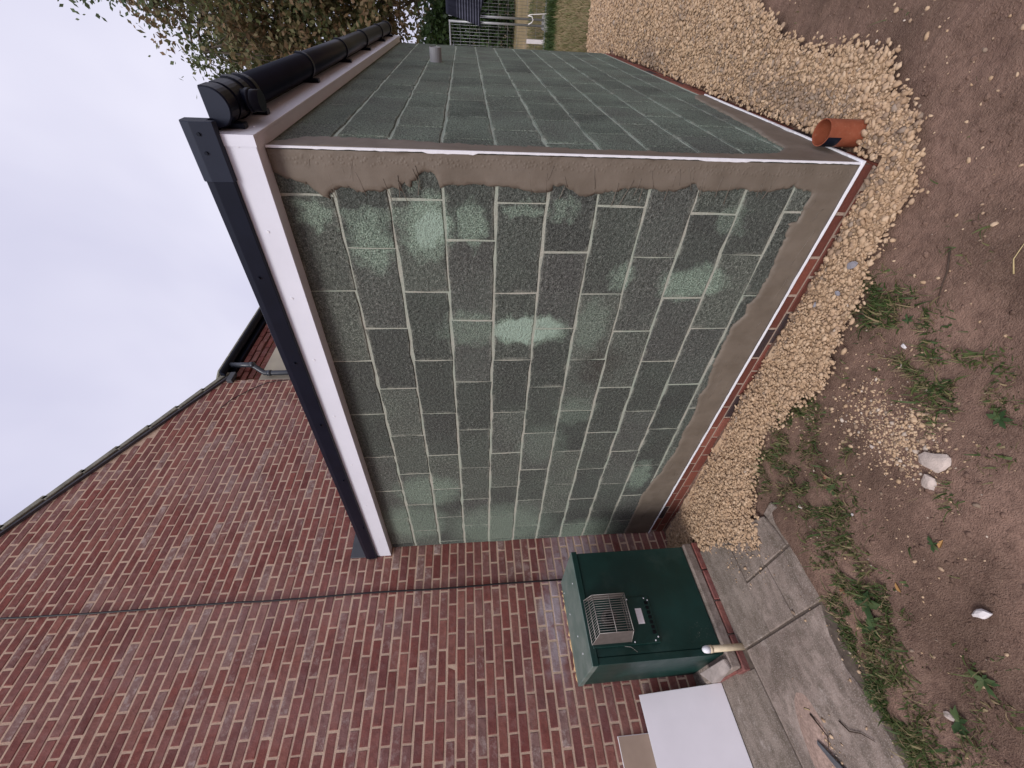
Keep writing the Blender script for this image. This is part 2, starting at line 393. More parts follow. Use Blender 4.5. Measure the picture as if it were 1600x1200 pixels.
GRAVEL = [(-3.385,-.012),(-.02,-.012),(.012,0),(.012,4.60),(-.6,4.75),(-.7,5.35),(.05,5.75),(.9,5.5),(1.9,4.6),(1.7,3.0),(1.15,2.1),(.75,1.75),(.49,1.33),(.41,1.09),(.36,.84),(.35,.62),(.385,.50),(.37,.24),(.32,.18),(.26,.07),(.21,-.06),(.14,-.12),(.09,-.18),(.03,-.22),(-.04,-.225),(-.12,-.22),(-.19,-.25),(-.23,-.27),(-.31,-.245),(-.41,-.29),(-.45,-.33),(-.55,-.34),(-.71,-.39),(-.9,-.46),(-.99,-.46),(-1.13,-.385),(-1.2,-.41),(-1.46,-.34),(-1.61,-.42),(-1.80,-.52),(-1.94,-.68),(-2.01,-.80),(-2.20,-.72),(-2.36,-.60),(-2.66,-.53),(-2.76,-.40),(-3.385,-.40)]
def make_gravel():
    # bed
    xs = np.arange(-3.4, 2.0, .04); ys = np.arange(-.9, 5.9, .04)
    X, Y = np.meshgrid(xs, ys, indexing='ij'); i = np.arange(X.size).reshape(X.shape)
    Zb = np.maximum(gravel_z(X,Y)-.006, ground_z(X,Y)+.004)
    V = np.stack([X,Y,Zb],-1).reshape(-1,3)
    T = np.stack([i[:-1,:-1], i[1:,:-1], i[1:,1:], i[:-1,1:]],-1).reshape(-1,4)
    ok = inside(V[:,0],V[:,1],GRAVEL); T = T[ok[T].all(1)]
    bed = fast_mesh('gravel_bed', V, T, MT['gravel'], np.random.default_rng(1).random(len(T))*.9)
    link('gravel_bed', bed, kind='structure', label='compacted pale grit under the loose gravel')
    # loose stones
    t = (1+5**.5)/2
    ico = np.array([(-1,t,0),(1,t,0),(-1,-t,0),(1,-t,0),(0,-1,t),(0,1,t),(0,-1,-t),(0,1,-t),(t,0,-1),(t,0,1),(-t,0,-1),(-t,0,1)])/math.sqrt(1+t*t)
    tri = np.array([(0,11,5),(0,5,1),(0,1,7),(0,7,10),(0,10,11),(1,5,9),(5,11,4),(11,10,2),(10,7,6),(7,1,8),(3,9,4),(3,4,2),(3,2,6),(3,6,8),(3,8,9),(4,9,5),(2,4,11),(6,2,10),(8,6,7),(9,8,1)])
    rng = np.random.default_rng(3)
    def scatter(px, py, pz, rad, name, mat, shade=None, **k):
        n = len(px); P = np.repeat(ico[None], n, 0) * (1+rng.normal(0,.17,(n,12,1)))
        P *= np.stack([rng.uniform(.8,1.45,n), rng.uniform(.7,1.1,n), rng.uniform(.38,.65,n)],-1)[:,None,:]
        a = rng.uniform(0,2*np.pi,n); tl = rng.normal(0,.32,n); tm = rng.normal(0,.32,n)
        def rot(P, i, j, a):
            c, s = np.cos(a)[:,None], np.sin(a)[:,None]; u = P[:,:,i]*c-P[:,:,j]*s; v = P[:,:,i]*s+P[:,:,j]*c
            P[:,:,i] = u; P[:,:,j] = v
        rot(P,0,1,a); rot(P,0,2,tl); rot(P,1,2,tm)
        P *= rad[:,None,None]; P += np.stack([px,py,pz],-1)[:,None,:]
        T = (tri[None]+ (np.arange(n)*12)[:,None,None]).reshape(-1,3)
        r = shade if shade is not None else rng.random(n)
        return link(name, fast_mesh(name, P.reshape(-1,3), T, mat, np.repeat(r,20)), **k)
    x = rng.uniform(-3.39,1.95,300000); y = rng.uniform(-.88,5.8,300000)
    jx = x+rng.normal(0,.020,len(x)); jy = y+rng.normal(0,.020,len(x))
    ok = inside(jx,jy,GRAVEL) & ~((x>-3.4)&(x<.012)&(y>-.012)&(y<4.56))
    # keep the drain pipe's bore clear, thin out with distance
    ok &= ((x-.075)**2+(y-.2)**2 > .062**2)
    ok &= rng.random(len(x)) < np.where(y > 2.2, .50, .98)*np.where(x > .75, .45, 1)
    x, y = x[ok], y[ok]
    rad = np.clip(rng.lognormal(math.log(.0078), .42, len(x)), .0035, .0180)*np.where(y>2.2,1.15,1.0)
    z = gravel_z(x,y) + rng.uniform(-.004,.010,len(x))
    z = np.where((x<-1.66)&(x>-2.74)&(y<-.60), np.maximum(z,-.098), z)
    shade = np.clip(rng.random(len(x))*.88 + np.where(rng.random(len(x))>.965,.12,0),0,1)
    dirt_shadow = ((np.abs(y)<.10)&(rng.random(len(x))<.30)) | (np.exp(-((x-.13)/.09)**2-((y-.75)/.42)**2) > rng.random(len(x))*.95) | (np.exp(-((x-.10)/.10)**2-((y-3.1)/.4)**2) > rng.random(len(x))); dirt_shadow |= (y > .3)&(rng.random(len(x)) < .20*sstep(.3,1.5,y)*(.4+1.2*vnoise(x,y,3,12))); shade[dirt_shadow] = rng.uniform(.88,.96,dirt_shadow.sum())  # darker stones: dirt, plus shadow along the long wall painted as stone colour
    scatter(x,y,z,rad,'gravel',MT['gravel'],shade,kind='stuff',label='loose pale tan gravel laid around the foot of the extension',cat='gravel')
    # spilled chips on the soil and on the slabs
    sx, sy = [], []
    for cx, cy, s, n in [(-.84,-.88,.085,900),(-.86,-.72,.10,420),(-.70,-.62,.10,70),(-1.0,-.60,.12,70),(-2.15,-.78,.10,70),(-2.36,-.75,.07,40),(-1.35,-1.0,.25,60),(-1.72,-1.52,.04,60),(-.3,-.6,.35,60),(.35,-.05,.25,60),(.6,.4,.4,90),(-1.0,-1.5,.35,60),(-1.6,-1.4,.2,60),(-1.2,-.42,.05,60),(-2.3,-1.72,.06,70)]:
        sx.append(rng.normal(cx,s,n)); sy.append(rng.normal(cy,s,n))
    sx.append(rng.uniform(-2,1.2,520)); sy.append(rng.uniform(-1.9,2.0,520))
    x = np.concatenate(sx); y = np.concatenate(sy)
    ok = ~inside(x,y,GRAVEL) & ~((x<.012)&(y>-.012)); x, y = x[ok], y[ok]
    z = np.where((x<-1.66)&(y<-.60), -.097, ground_z(x,y)+.001)
    rad = np.clip(rng.lognormal(math.log(.0042),.50,len(x)),.002,.012)
    scatter(x,y,z,rad,'stone_chips',MT['gravel'],np.clip(.45+rng.random(len(x))*.55,0,1),kind='stuff',label='scattered small pale chips trodden into the soil',cat='chips')
    # crumbs of earth
    n = 5200; x = rng.uniform(-2.2,1.3,n); y = rng.uniform(-1.95,2.2,n)
    ok = ~inside(x,y,GRAVEL) & ~((x<.012)&(y>-.012)) & ~((x<-1.66)&(y<-.6)); x, y = x[ok], y[ok]
    rad = np.clip(rng.lognormal(math.log(.0045),.5,len(x)),.002,.016)
    scatter(x,y,ground_z(x,y),rad,'soil_crumbs',MT['soil'],kind='stuff',label='small crumbs of brown earth on the soil',cat='soil')
    return scatter
SCATTER = make_gravel()

# ------------------------------------------------------------------ path
def make_path():
    base = link('path', new_mesh('path', [(-3.4,-3.2,-.109),(-1.75,-3.2,-.109),(-1.75,-.70,-.109),(-3.4,-.70,-.109)], [(0,1,2,3)], m_plain('joint_dirt',(.115,.092,.075),.95,.1,.3,30,.6)), kind='structure', label='path of weathered grey concrete slabs beside the house')
    def slab(pts, top, rnd, th=.05):
        n = len(pts); V = [(x,y,top-th) for x,y in pts]+[(x,y,top) for x,y in pts]
        F = [tuple(range(n-1,-1,-1)), tuple(range(n,2*n))]+[(i,(i+1)%n,n+(i+1)%n,n+i) for i in range(n)]
        link('paving_slab', bevel_mesh('paving_slab', V, F, MT['slab'], .006, rnd=rnd), base)
    g = .0035
    slab([(-2.735,-1.198),(-2.333-g,-1.198),(-2.325-g,-.60),(-2.42,-.56),(-2.735,-.50)], -.101, .75)
    slab([(-2.333+g,-1.198),(-2.042-g,-1.196),(-2.05-g,-.905),(-2.33+g,-.905)], -.100, .25)
    slab([(-2.042+g,-1.196),(-1.74,-1.20),(-1.66,-1.06),(-1.645,-.905),(-2.05+g,-.905)], -.102, .15)
    slab([(-2.325+g,-.895),(-2.075-g,-.893),(-2.03-g,-.70),(-2.10,-.63),(-2.32+g,-.62)], -.103, .45)
    slab([(-2.075+g,-.893),(-1.79-g,-.893),(-1.81,-.78),(-1.84,-.68),(-1.98,-.64),(-2.03+g,-.70)], -.102, .35)
    slab([(-1.79+g,-.893),(-1.645,-.893),(-1.66,-.74),(-1.72,-.65),(-1.83,-.67),(-1.80,-.78)], -.104, .5)
    slab([(-2.675+g,-1.21),(-1.79,-1.21),(-1.85,-1.33),(-1.87,-1.48),(-1.83,-1.6),(-1.84,-1.75),(-1.87,-1.93),(-2.60,-1.93)], -.100, .05)
    slab([(-3.39,-1.21),(-2.76,-1.21),(-2.74,-1.31),(-2.675-g,-1.31),(-2.62-g,-1.93),(-3.39,-1.93)], -.101, .9)
    slab([(-3.39,-1.945),(-2.62-g,-1.945),(-2.60,-2.9),(-3.39,-2.9)], -.101, .7)
    slab([(-2.61+g,-1.945),(-1.86,-1.945),(-1.86,-2.9),(-2.59,-2.9)], -.101, .3)
make_path()

# ------------------------------------------------------------------ house
def brick_mesh(name, L, H, D, mat, rnd, seed, axis='y'):
    """a brick seen from its face: back rim, shoulder, slightly proud arris. axis = direction of its length"""
    r = random.Random(seed); b = .004; V = []
    def j(s=.0016): return r.uniform(-s, s)
    for d, ins in ((0, 0), (D-b, 0), (D, b)):
        for sx, sz in ((-1,-1),(1,-1),(1,1),(-1,1)):
            u = sx*(L/2-ins)+j(); w = sz*(H/2-ins)+j(.0014)
            V.append((d+j(.0008), u, w) if axis == 'y' else (u, -d+j(.0008), w))
    F = []
    for k in (0, 4):
        for i in range(4): F.append((k+i, k+(i+1)%4, k+4+(i+1)%4, k+4+i))
    F.append((8,9,10,11))
    if axis != 'y': F = [tuple(reversed(f)) for f in F]
    F = [tuple(reversed(f)) for f in F] if False else F
    return new_mesh(name, V, F, mat, rnd)

def make_house():
    h = thing('house', (HX, -1.0, -.2), 'red brick house with a sloping gable verge above the grey extension', 'house')
    EAVE_Y, APEX_Y = 2.42, -2.6
    rake = lambda y: 4.97 + (EAVE_Y+.02-y)*0.555
    wall = link('gable_wall', new_mesh('gable_wall', [(HX-.0035,EAVE_Y,-.4),(HX-.0035,EAVE_Y,rake(EAVE_Y)),(HX-.0035,APEX_Y,rake(APEX_Y)),(HX-.0035,-7.0,rake(-7+0)-2*(.555*(4.4))),(HX-.0035,-7.0,-.4),
        (HX-.25,EAVE_Y,-.4),(HX-.25,EAVE_Y,rake(EAVE_Y)),(HX-.25,APEX_Y,rake(APEX_Y)),(HX-.25,-7.0,rake(-7)-2*(.555*4.4)),(HX-.25,-7.0,-.4)],
        [(0,1,2,3,4),(9,8,7,6,5),(1,0,5,6),(2,1,6,7),(3,2,7,8),(4,3,8,9)], MT['hmortar']), h)
    P = .0755; z0 = 1.918 - 31*P; cells = []
    for i in range(0, 100):
        z = z0 + P*i; zt = z
        odd = (i % 2 == 1)
        y0 = (-.091 if odd else -.2035) - .1125
        for k in range(-14, 22):
            y = y0 + .2245*k
            l, r_ = y-.1073, y+.1073
            if r_ < -2.9 or l > EAVE_Y: continue
            top = rake((l+r_)/2)
            r2 = min(r_, EAVE_Y-.001)
            if r2-l < .03 or zt-.03 > rake(r2)-.02: continue
            if y > .12 and z < 2.45: continue          # hidden inside the extension
            cells.append(((l+r2)/2, zt, r2-l-.003))
    rng = random.Random(21)
    def visible(c):
        y, z, w = c
        if y > .05 and z < 2.75 + .46*y: return False
        if -1.2 < y < -.42 and z < .93: return False
        if y < -1.75: return False
        return True
    order = sorted(cells, key=lambda c: (Vector((HX,c[0],c[1]))-CAM).length + (0 if visible(c) else 100))
    singles = [c for c in order if c[2] > .2][:300]; sset = set(singles)
    variants = [brick_mesh('brick', .2115, .0625, .0080, MT['brick'], (k+.5)/28, k) for k in range(28)]
    for (y, z, w) in singles:
        o = link('brick', variants[rng.randrange(28)], wall, loc=(HX-.0085, y, z))
        o.rotation_euler = (rng.gauss(0,.004), rng.gauss(0,.004), rng.gauss(0,.006))
        o.location.x += rng.uniform(-.0015,.0020)
    V = []; F = []; R = []
    for (y, z, w) in cells:
        if (y, z, w) in sset: continue
        tmp = random.Random(int(y*1e4)*7+int(z*1e4)); o = len(V); b = .004; rr = tmp.random(); dx = tmp.uniform(-.0015,.002); tilt = tmp.gauss(0,.004)
        for d, ins in ((0,0),(.004,0),(.008,b)):
            for sx, sz in ((-1,-1),(1,-1),(1,1),(-1,1)):
                yy = y+sx*(w/2-ins)+tmp.uniform(-.0016,.0016); zz = z+sz*(.03125-ins)+tmp.uniform(-.0014,.0014)+tilt*(sx*w/2)
                zz = min(zz, rake(yy)-.01)
                V.append((HX-.0085+d+dx, yy, zz))
        for k in (0,4):
            for i in range(4): F.append((o+k+i, o+k+(i+1)%4, o+k+4+(i+1)%4, o+k+4+i)); R.append(rr)
        F.append((o+8,o+9,o+10,o+11)); R.append(rr)
    link('bricks', new_mesh('bricks', V, F, MT['brick'], R), wall, kind='stuff')
    # verge: undercloak, bargeless mortar and stepped tile ends
    tile_m = m_plain('roof_tile', (.27,.265,.215), .9, .2, .35, 9, .5)
    dark_m = m_plain('undercloak', (.10,.10,.115), .8, .3, .2, 8)
    roof = link('roof', new_mesh('roof', [(HX+.03,EAVE_Y+.10,rake(EAVE_Y+.10)+.02),(HX+.03,APEX_Y,rake(APEX_Y)+.02),(HX-6,APEX_Y,rake(APEX_Y)+.02),(HX-6,EAVE_Y+.10,rake(EAVE_Y+.10)+.02),
        (HX+.03,-7.2,rake(-2.6)+.02-.555*4.6),(HX-6,-7.2,rake(-2.6)+.02-.555*4.6)], [(0,1,2,3),(1,4,5,2)], tile_m), h)
    sl = math.atan(.555)
    y = EAVE_Y+.10; k = 0
    while y > APEX_Y:
        y1 = y-.30; zz = rake(y)+.012; z1 = rake(y1)+.012
        # tile end: thick at its lower end, tucked under the one above
        V = []
        for x in (HX-.30, HX+.045):
            V += [(x,y+.01,zz-.018),(x,y+.015,zz+.042),(x,y1-.03,z1+.038),(x,y1-.03,z1-.016)]
        link('tile', bevel_mesh('tile', V, [(0,1,2,3),(7,6,5,4),(0,4,5,1),(1,5,6,2),(2,6,7,3),(3,7,4,0)], tile_m, .004), roof)
        y = y1
    V = []
    for x in (HX-.05, HX+.030):
        V += [(x,EAVE_Y+.09,rake(EAVE_Y+.09)-.044),(x,EAVE_Y+.09,rake(EAVE_Y+.09)-.020),(x,APEX_Y,rake(APEX_Y)-.020),(x,APEX_Y,rake(APEX_Y)-.044)]
    link('undercloak', bevel_mesh('undercloak', V, [(0,1,2,3),(7,6,5,4),(0,4,5,1),(1,5,6,2),(2,6,7,3),(3,7,4,0)], dark_m, 0), h)
    # the wall beyond the gable, with its own eaves gutter
    RX = HX-.10
    cream = m_plain('cream_render', (.66,.61,.47), .8, .2, .05, 5)
    box('rear_wall', RX-.3, RX, EAVE_Y-.02, 9.0, 2.2, 4.99, MT['hmortar'], h, 0)
    rw = h.children[-1]
    for i, z in enumerate((4.635, 4.7105, 4.786, 4.8615)):
        for k in range(16):
            yy = EAVE_Y+.02+.1125*(i % 2)+.2245*k
            d = .012+.018*max(0,i-0) if i else 0
            o = link('brick', brick_mesh('brick', .2146, .0655, .012+.016*i + (.014 if (i==2 and k%2) else 0), MT['brick'], rng.random()*.85, 900+i*40+k), rw, loc=(RX-.002, yy+.1, z))
    box('rendered_panel', RX-.01, RX+.014, EAVE_Y+.02, 9.0, 2.2, 4.597, cream, h, .002)
    gx = RX+.16; gz = 5.00; pr = []
    for k in range(9):
        a = math.pi+math.pi*k/8; pr.append((gx+.055*math.cos(a), gz+.055*math.sin(a)))
    gut = prism('gutter', pr, 'y', 2.46, 9.0, MT['black'], h)
    box('eaves_board', RX+.02, RX+.10, 2.46, 9.0, 4.90, 5.02, MT['black'], h, .002)
    for k in range(18):
        yy = 2.52+.33*k
        V = [(gx+.02,yy,gz+.03),(gx+.02,yy+.32,gz+.03),(gx-.8,yy+.32,gz+.5),(gx-.8,yy,gz+.5),(gx+.02,yy,gz+.055),(gx+.02,yy+.32,gz+.055),(gx-.8,yy+.32,gz+.525),(gx-.8,yy,gz+.525)]
        link('tile', bevel_mesh('tile', V, BOXF, tile_m, .004), roof)
    # downpipe with swan neck
    pth = [(gx,2.66,gz-.05),(gx,2.66,gz-.30),(gx-.02,2.655,gz-.34),(RX+.10,2.60,gz-.44),(RX+.075,2.585,gz-.48),(RX+.075,2.58,gz-.60),(RX+.075,2.58,2.4)]
    dpm = m_plain('downpipe_grey', (.045,.052,.066), .35, .5, .1)
    dp = tubes('downpipe', [pth], .034, dpm, h, n=14)
    tubes('collar', [[(gx,2.66,gz-.30),(gx,2.66,gz-.35)]], .040, dpm, dp, n=14); tubes('collar', [[(RX+.075,2.58,gz-.52),(RX+.075,2.58,gz-.57)]], .040, dpm, dp, n=14)
    # white scrap of flashing at the foot of the verge
    box('soffit_tip', HX+.005, HX+.06, EAVE_Y-.06, EAVE_Y+.10, 4.83, 4.90, MT['lead'], h, .004)
    return h
make_house()

# ------------------------------------------------------------------ extension
def make_extension():
    e = thing('extension', (-1.7, 2.2, -.2), 'grey concrete block extension with fresh render along its corner and foot', 'extension')
    core = link('block_wall', new_mesh('block_wall', box_v(-3.396,-.005,.005,WB-.005,-.03,2.58), BOXF, MT['bmortar']), e)
    offA = [.179,.406,.187,.363,.195,.422,.202,.444,.228,.43,.215]
    offB = [.41,.21,.41,.216,.403,.202,.40,.19,.41,.20,.41]
    def blk(L, seed, rnd, ax):
        r = random.Random(seed); H = .215; V = []
        nx = 5 if L > .2 else 3
        out = [(-1+2*k/nx,-1) for k in range(nx)]+[(1,-1),(1,0)]+[(1-2*k/nx,1) for k in range(nx)]+[(-1,1),(-1,0)]
        gap = r.uniform(-.0005,.0042) if ax == 'x' else r.uniform(-.004,.002); jit = [(r.gauss(0,.0018), r.gauss(0,.0026)) for _ in out]; n = len(out)
        for d, ins in ((0,0),(.0062,.0004),(.0105,.0050)):
            for (sx,sz),(ja,jb) in zip(out,jit):
                u = sx*(L/2+gap-ins)+ja; w = sz*(H/2-ins)+jb
                V.append((u,-d+r.uniform(-.0008,.0008),w) if ax == 'x' else (d+r.uniform(-.0008,.0008),u,w))
        F = []
        for k in (0,n):
            for i in range(n): F.append((k+i,k+(i+1)%n,k+n+(i+1)%n,k+n+i))
        F.append(tuple(range(2*n,3*n)))
        return new_mesh('block', V, F, MT['block'], rnd)
    cache = {}
    rng = random.Random(5)
    def put(a, b, z, ax):
        L = round(b-a-.010, 3)
        if L < .02: return
        key = (L, ax, rng.randrange(24) if abs(L-.44) < .002 else 0)
        if key not in cache: cache[key] = blk(L, int(L*1000)*31+key[2]*7+(1 if ax == 'x' else 2), rng.random(), ax)
        c = (a+b)/2
        o = link('block', cache[key], core, loc=((-c, .0105, z) if ax == 'x' else (-.0105, c, z)))
        o.rotation_euler = (rng.gauss(0,.0025) if ax == 'y' else 0, rng.gauss(0,.0025) if ax == 'x' else 0, 0)
        if ax == 'x': o.location.y += rng.uniform(-.001,.0015)
        else: o.location.x += rng.uniform(-.0015,.001)
    for c in range(11):
        z = 2.25 - .225*c + .1125
        for off, end, ax in ((offA[c], 3.393, 'x'), (offB[c], WB, 'y')):
            cuts = [-.005]; p = off
            while p < end-.02: cuts.append(p); p += .45
            cuts.append(end+.005)
            for a, b in zip(cuts, cuts[1:]):
                s = min(1, max(0, ((a+b)/2)/3.4)) if ax == 'x' else 0
                put(a, b, z + s*.028*(z-1.35)/.9, ax)
    # trowelled render
    def sheet(name, poly, ax, th, mat):
        """polygon in wall coordinates (s along the wall, z) -> thin uneven coat that feathers out at its rim"""
        from mathutils.geometry import delaunay_2d_cdt
        cx = lambda s, z, d: (-s, -d, z) if ax == 'x' else (d, s, z)
        P = np.array(poly); lo = P.min(0); hi = P.max(0)
        gx_, gz_ = np.meshgrid(np.arange(lo[0],hi[0],.014), np.arange(lo[1],hi[1],.014))
        gx_ = gx_.ravel()+np.random.default_rng(2).normal(0,.002,gx_.size); gz_ = gz_.ravel()
        ok = inside(gx_, gz_, poly)
        Q = np.stack([gx_[ok],gz_[ok]],-1)
        d2 = np.full(len(Q), 9.0)
        for k in range(0, len(P)): d2 = np.minimum(d2, ((Q-P[k])**2).sum(1))
        Q = Q[d2 > .007**2]
        n = len(P)
        vin = [Vector((float(p[0]),float(p[1]))) for p in P]+[Vector((float(p[0]),float(p[1]))) for p in Q]
        vo, _, fo, ov, _, _ = delaunay_2d_cdt(vin, [(i,(i+1)%n) for i in range(n)], [], 1, 1e-6)
        S_ = np.array([(v.x,v.y) for v in vo]); rimm = np.array([any(i < n for i in o) or not o for o in ov])
        d = th + .0032*(vnoise(S_[:,0],S_[:,1],9,3)-.5) + .0022*(vnoise(S_[:,0],S_[:,1],28,5)-.5)
        keep = (S_[:,0] < .02) | (S_[:,1] < .0)
        d = np.where(rimm & ~keep, .0030, d)
        V = [cx(float(p[0]),float(p[1]),float(q)) for p,q in zip(S_,d)]
        F = [tuple(f) if ax != 'x' else tuple(reversed(f)) for f in fo]
        m0 = len(V)
        V += [cx(float(p[0]),float(p[1]),-.003) for p in S_]
        cnt = {}
        for f in F:
            for i in range(len(f)):
                k = (f[i], f[(i+1)%len(f)]); cnt[k] = cnt.get(k,0)+1
        for (i,j) in list(cnt):
            if (j,i) not in cnt: F.append((j,i,m0+i,m0+j))
        me = new_mesh(name, V, F, mat)
        for p in me.polygons: p.use_smooth = len(p.vertices) == 3
        bm = bmesh.new(); bm.from_mesh(me); bmesh.ops.recalc_face_normals(bm, faces=bm.faces); bm.to_mesh(me); bm.free()
        return link(name, me, e)
    def rag(pts, amp, step, seed):
        r = random.Random(seed); out = []
        for (a,b),(c,d) in zip(pts, pts[1:]):
            L = math.hypot(c-a,d-b); n = max(1,int(L/step))
            for k in range(n):
                t = k/n; out.append((a+(c-a)*t+r.gauss(0,amp), b+(d-b)*t+r.gauss(0,amp)))
        out.append(pts[-1]); return out
    edge = RENDER_EDGE
    polyA = [(.004,-.02),(.004,2.462)] + [(edge[0][0],2.462)] + rag(edge, .0035, .012, 3) + [(3.385,-.02)]
    sheet('render_coat', polyA, 'x', .0085, MT['render'])
    eb = [(.06,2.46),(.09,2.42),(.14,2.36),(.15,2.28),(.155,2.18),(.145,2.05),(.15,1.95),(.12,1.85),(.115,1.7),(.10,1.55),(.105,1.35),(.085,1.2),(.09,1.0),(.075,.8),(.08,.6),(.09,.45),(.12,.30),(.22,.20),(.40,.19),(.55,.155),(.75,.135),(1.0,.12),(1.25,.105),(1.5,.09),(1.62,.05)]
    polyB = [(.004,-.02),(.004,2.462)] + rag(eb, .004, .012, 9) + [(1.64,-.02)]
    sheet('render_coat', polyB, 'y', .0085, MT['render'])
    # ridges and scrapes left by the trowel
    rd = random.Random(4); paths = []
    for k in range(40):
        z = rd.uniform(.3,2.4); s0 = rd.uniform(.03,.12); L = rd.uniform(.04,.10); sl = rd.uniform(-.5,.5)
        paths.append([(-(s0+L*t), -.0088, z+sl*L*t+rd.uniform(-.002,.002)) for t in (0,.35,.7,1)])
    for k in range(24):
        s0 = rd.uniform(.1,3.0); z = rd.uniform(.0,.14); L = rd.uniform(.04,.2)
        paths.append([(-(s0+L*t), -.0088, z+rd.uniform(-.006,.006)+.02*t) for t in (0,.35,.7,1)])
    for q in paths: tubes('trowel_ridge', [q], .0014, MT['render'], e, n=5)
    # beads
    def bead(name, fn, L0, L1, w, seed, step=.02):
        r = random.Random(seed); V = []; F = []; t = L0; i = 0
        while True:
            V += fn(t, r.uniform(-.0012,.0012), w+abs(r.gauss(0,.0012))+(.0045 if 3 < (t*6 % 7) < 4.2 else 0)); i += 1
            if t >= L1: break
            t = min(L1, t+step)
        m = len(V)//i
        for k in range(i-1):
            for q in range(m): F.append((k*m+q, k*m+(q+1)%m, (k+1)*m+(q+1)%m, (k+1)*m+q))
        return link(name, new_mesh(name, V, F, MT['bead']), e)
    bead('corner_bead', lambda z,a,w: [(.0085,-.0105,z),(-w+.003,-.0102,z),(-w+.003,-.004,z),(.004,.004,z),(.0085,-.003,z)], -.028, 2.458, .0015, 1)
    bead('base_bead', lambda s,a,w: [(-s,-.0155,-.030+a*.5),(-s,-.0150,-.0235+w*.4),(-s,-.004,-.020),(-s,-.002,-.030)], -.0155, 3.392, .002, 2)
    bead('base_bead', lambda s,a,w: [(.0155,s,-.030+a*.5),(.002,s,-.030),(.004,s,-.018),(.0150,s,-.020+w*.7)], -.0155, 1.62, .003, 3)
    # brick plinth
    pl = link('plinth', new_mesh('plinth', box_v(-3.396,-.010,.010,WB-.01,-.42,-.031), BOXF, m_mortar('plinth_mortar',(.42,.31,.24),(.54,.42,.34))), e)
    bl = NB('plinth_brick', .7, .35); rr = bl.attr()
    cc = bl.ramp(rr, [(0,(.16,.05,.035)),(.35,(.24,.075,.05)),(.6,(.20,.06,.042)),(.78,(.28,.10,.07)),(.86,(.045,.034,.036)),(1,(.055,.042,.044))], 'CONSTANT')
    cc = bl.mix(bl.mapr(bl.noise(70,4,.7),.4,.7,0,.5), cc, (.10,.04,.03)); bl.color(cc).bump(bl.noise(90,4,.7), .8, .006)
    vx = [brick_mesh('brick', .2085, .0625, .0075, bl.m, (k+.5)/14, 300+k, 'x') for k in range(14)]
    vy = [brick_mesh('brick', .2085, .0625, .0075, bl.m, (k+.5)/14, 330+k, 'y') for k in range(14)]
    for i in range(3):
        z = -.0665-.075*i
        s = .1073+ (.0 if i % 2 == 0 else -.1125)
        k = 0
        while s < 3.39:
            if s > .0: link('brick', vx[rng.randrange(14)], pl, loc=(-s-.0, .010, z)).location.y += rng.uniform(-.001,.001)
            s += .2246
        if i < 2:
            s = .1073 + (.1125 if i % 2 == 0 else 0)
            while s < WB:
                link('brick', vy[rng.randrange(14)], pl, loc=(-.010, s, z)); s += .2246
    # roof edge
    box('roof_deck', -3.385, .045, -.055, WB+.03, 2.50, 2.600, MT['rubber'], e, 0)
    DZ = (0.0, .036)
    fas = prism('fascia_board', [(-.075,2.462),(-.063,2.462),(-.063,2.60),(-.075,2.60)], 'x', .055, -3.397, MT['upvc'], e, DZ, .0015)
    prism('fascia_joint', [(-.0790,2.4590),(-.0770,2.4590),(-.0770,2.574),(-.0790,2.574)], 'x', .0570, .018, MT['upvc'], e, (0,0))
    prism('soffit_board', [(-.063,2.463),(.003,2.463),(.003,2.471),(-.063,2.471)], 'x', .042, -3.397, MT['upvc'], e, DZ)
    fasb = prism('fascia_board', [(.043,2.4605),(.0555,2.4605),(.0555,2.60),(.043,2.60)], 'y', -.0765, WB+.05, MT['upvc'], e, (0,0), .0015)
    prism('soffit_board', [(.003,2.463),(.043,2.463),(.043,2.471),(.003,2.471)], 'y', -.062, WB+.05, MT['upvc'], e)
    trim = prism('edge_trim', [(-.077,2.574),(-.096,2.577),(-.100,2.648),(-.092,2.676),(-.078,2.684),(-.045,2.684),(-.045,2.600),(-.077,2.600)], 'x', .050, -3.396, MT['black'], e, (0,.046), .0015)
    prism('trim_corner', [(-.074,2.570),(-.099,2.573),(-.1035,2.650),(-.095,2.680),(-.080,2.689),(-.040,2.689),(-.040,2.600),(-.074,2.600)], 'x', .098, -.10, MT['dkgrey'], e, (0,.003), .002)
    prism('edge_trim', [(.0565,2.600),(.072,2.600),(.080,2.645),(.060,2.684),(.03,2.684),(.03,2.601)], 'y', -.05, WB+.03, MT['black'], e)
    for x in (.02,-.30,-.62,-1.0,-1.45,-1.95,-2.5,-3.1):
        tubes('fixing', [[(x,-.0752,2.528+.0106*(-x)),(x,-.0775,2.528+.0106*(-x))]], .006, MT['bead'], fas, n=8)
    for x in (.06,.00,-.5,-1.0,-1.5,-2.1,-2.8):
        tubes('fixing', [[(x,-.0985,2.63),(x,-.1075,2.63)]], .006, MT['black'], trim, n=8)
    for y in (.05,.45,.85,1.3,1.8,2.3):
        for dz in (.0, .05): tubes('fixing', [[(.0552,y+dz,2.50+dz),(.0580,y+dz,2.50+dz)]], .004, MT['bead'], fasb, n=8)
    box('flashing', HX+.001, HX+.016, -.080, WB, 2.60, 2.865, MT['lead'], e, .002)
    # gutter
    gx, gt, R = .128, 2.604, .056
    prof = [(gx-R,gt)]+[(gx+R*math.cos(math.pi+math.pi*k/14), gt-.016+R*math.sin(math.pi+math.pi*k/14)) for k in range(15)]+[(gx+R,gt)]
    inner = [(gx+(R-.003)*(p-gx)/R, q+.0025) for p, q in reversed(prof)]
    gut = prism('gutter', prof+inner, 'y', -.028, WB+.02, MT['black'], e)
    for p in gut.data.polygons: p.use_smooth = len(p.vertices) == 4
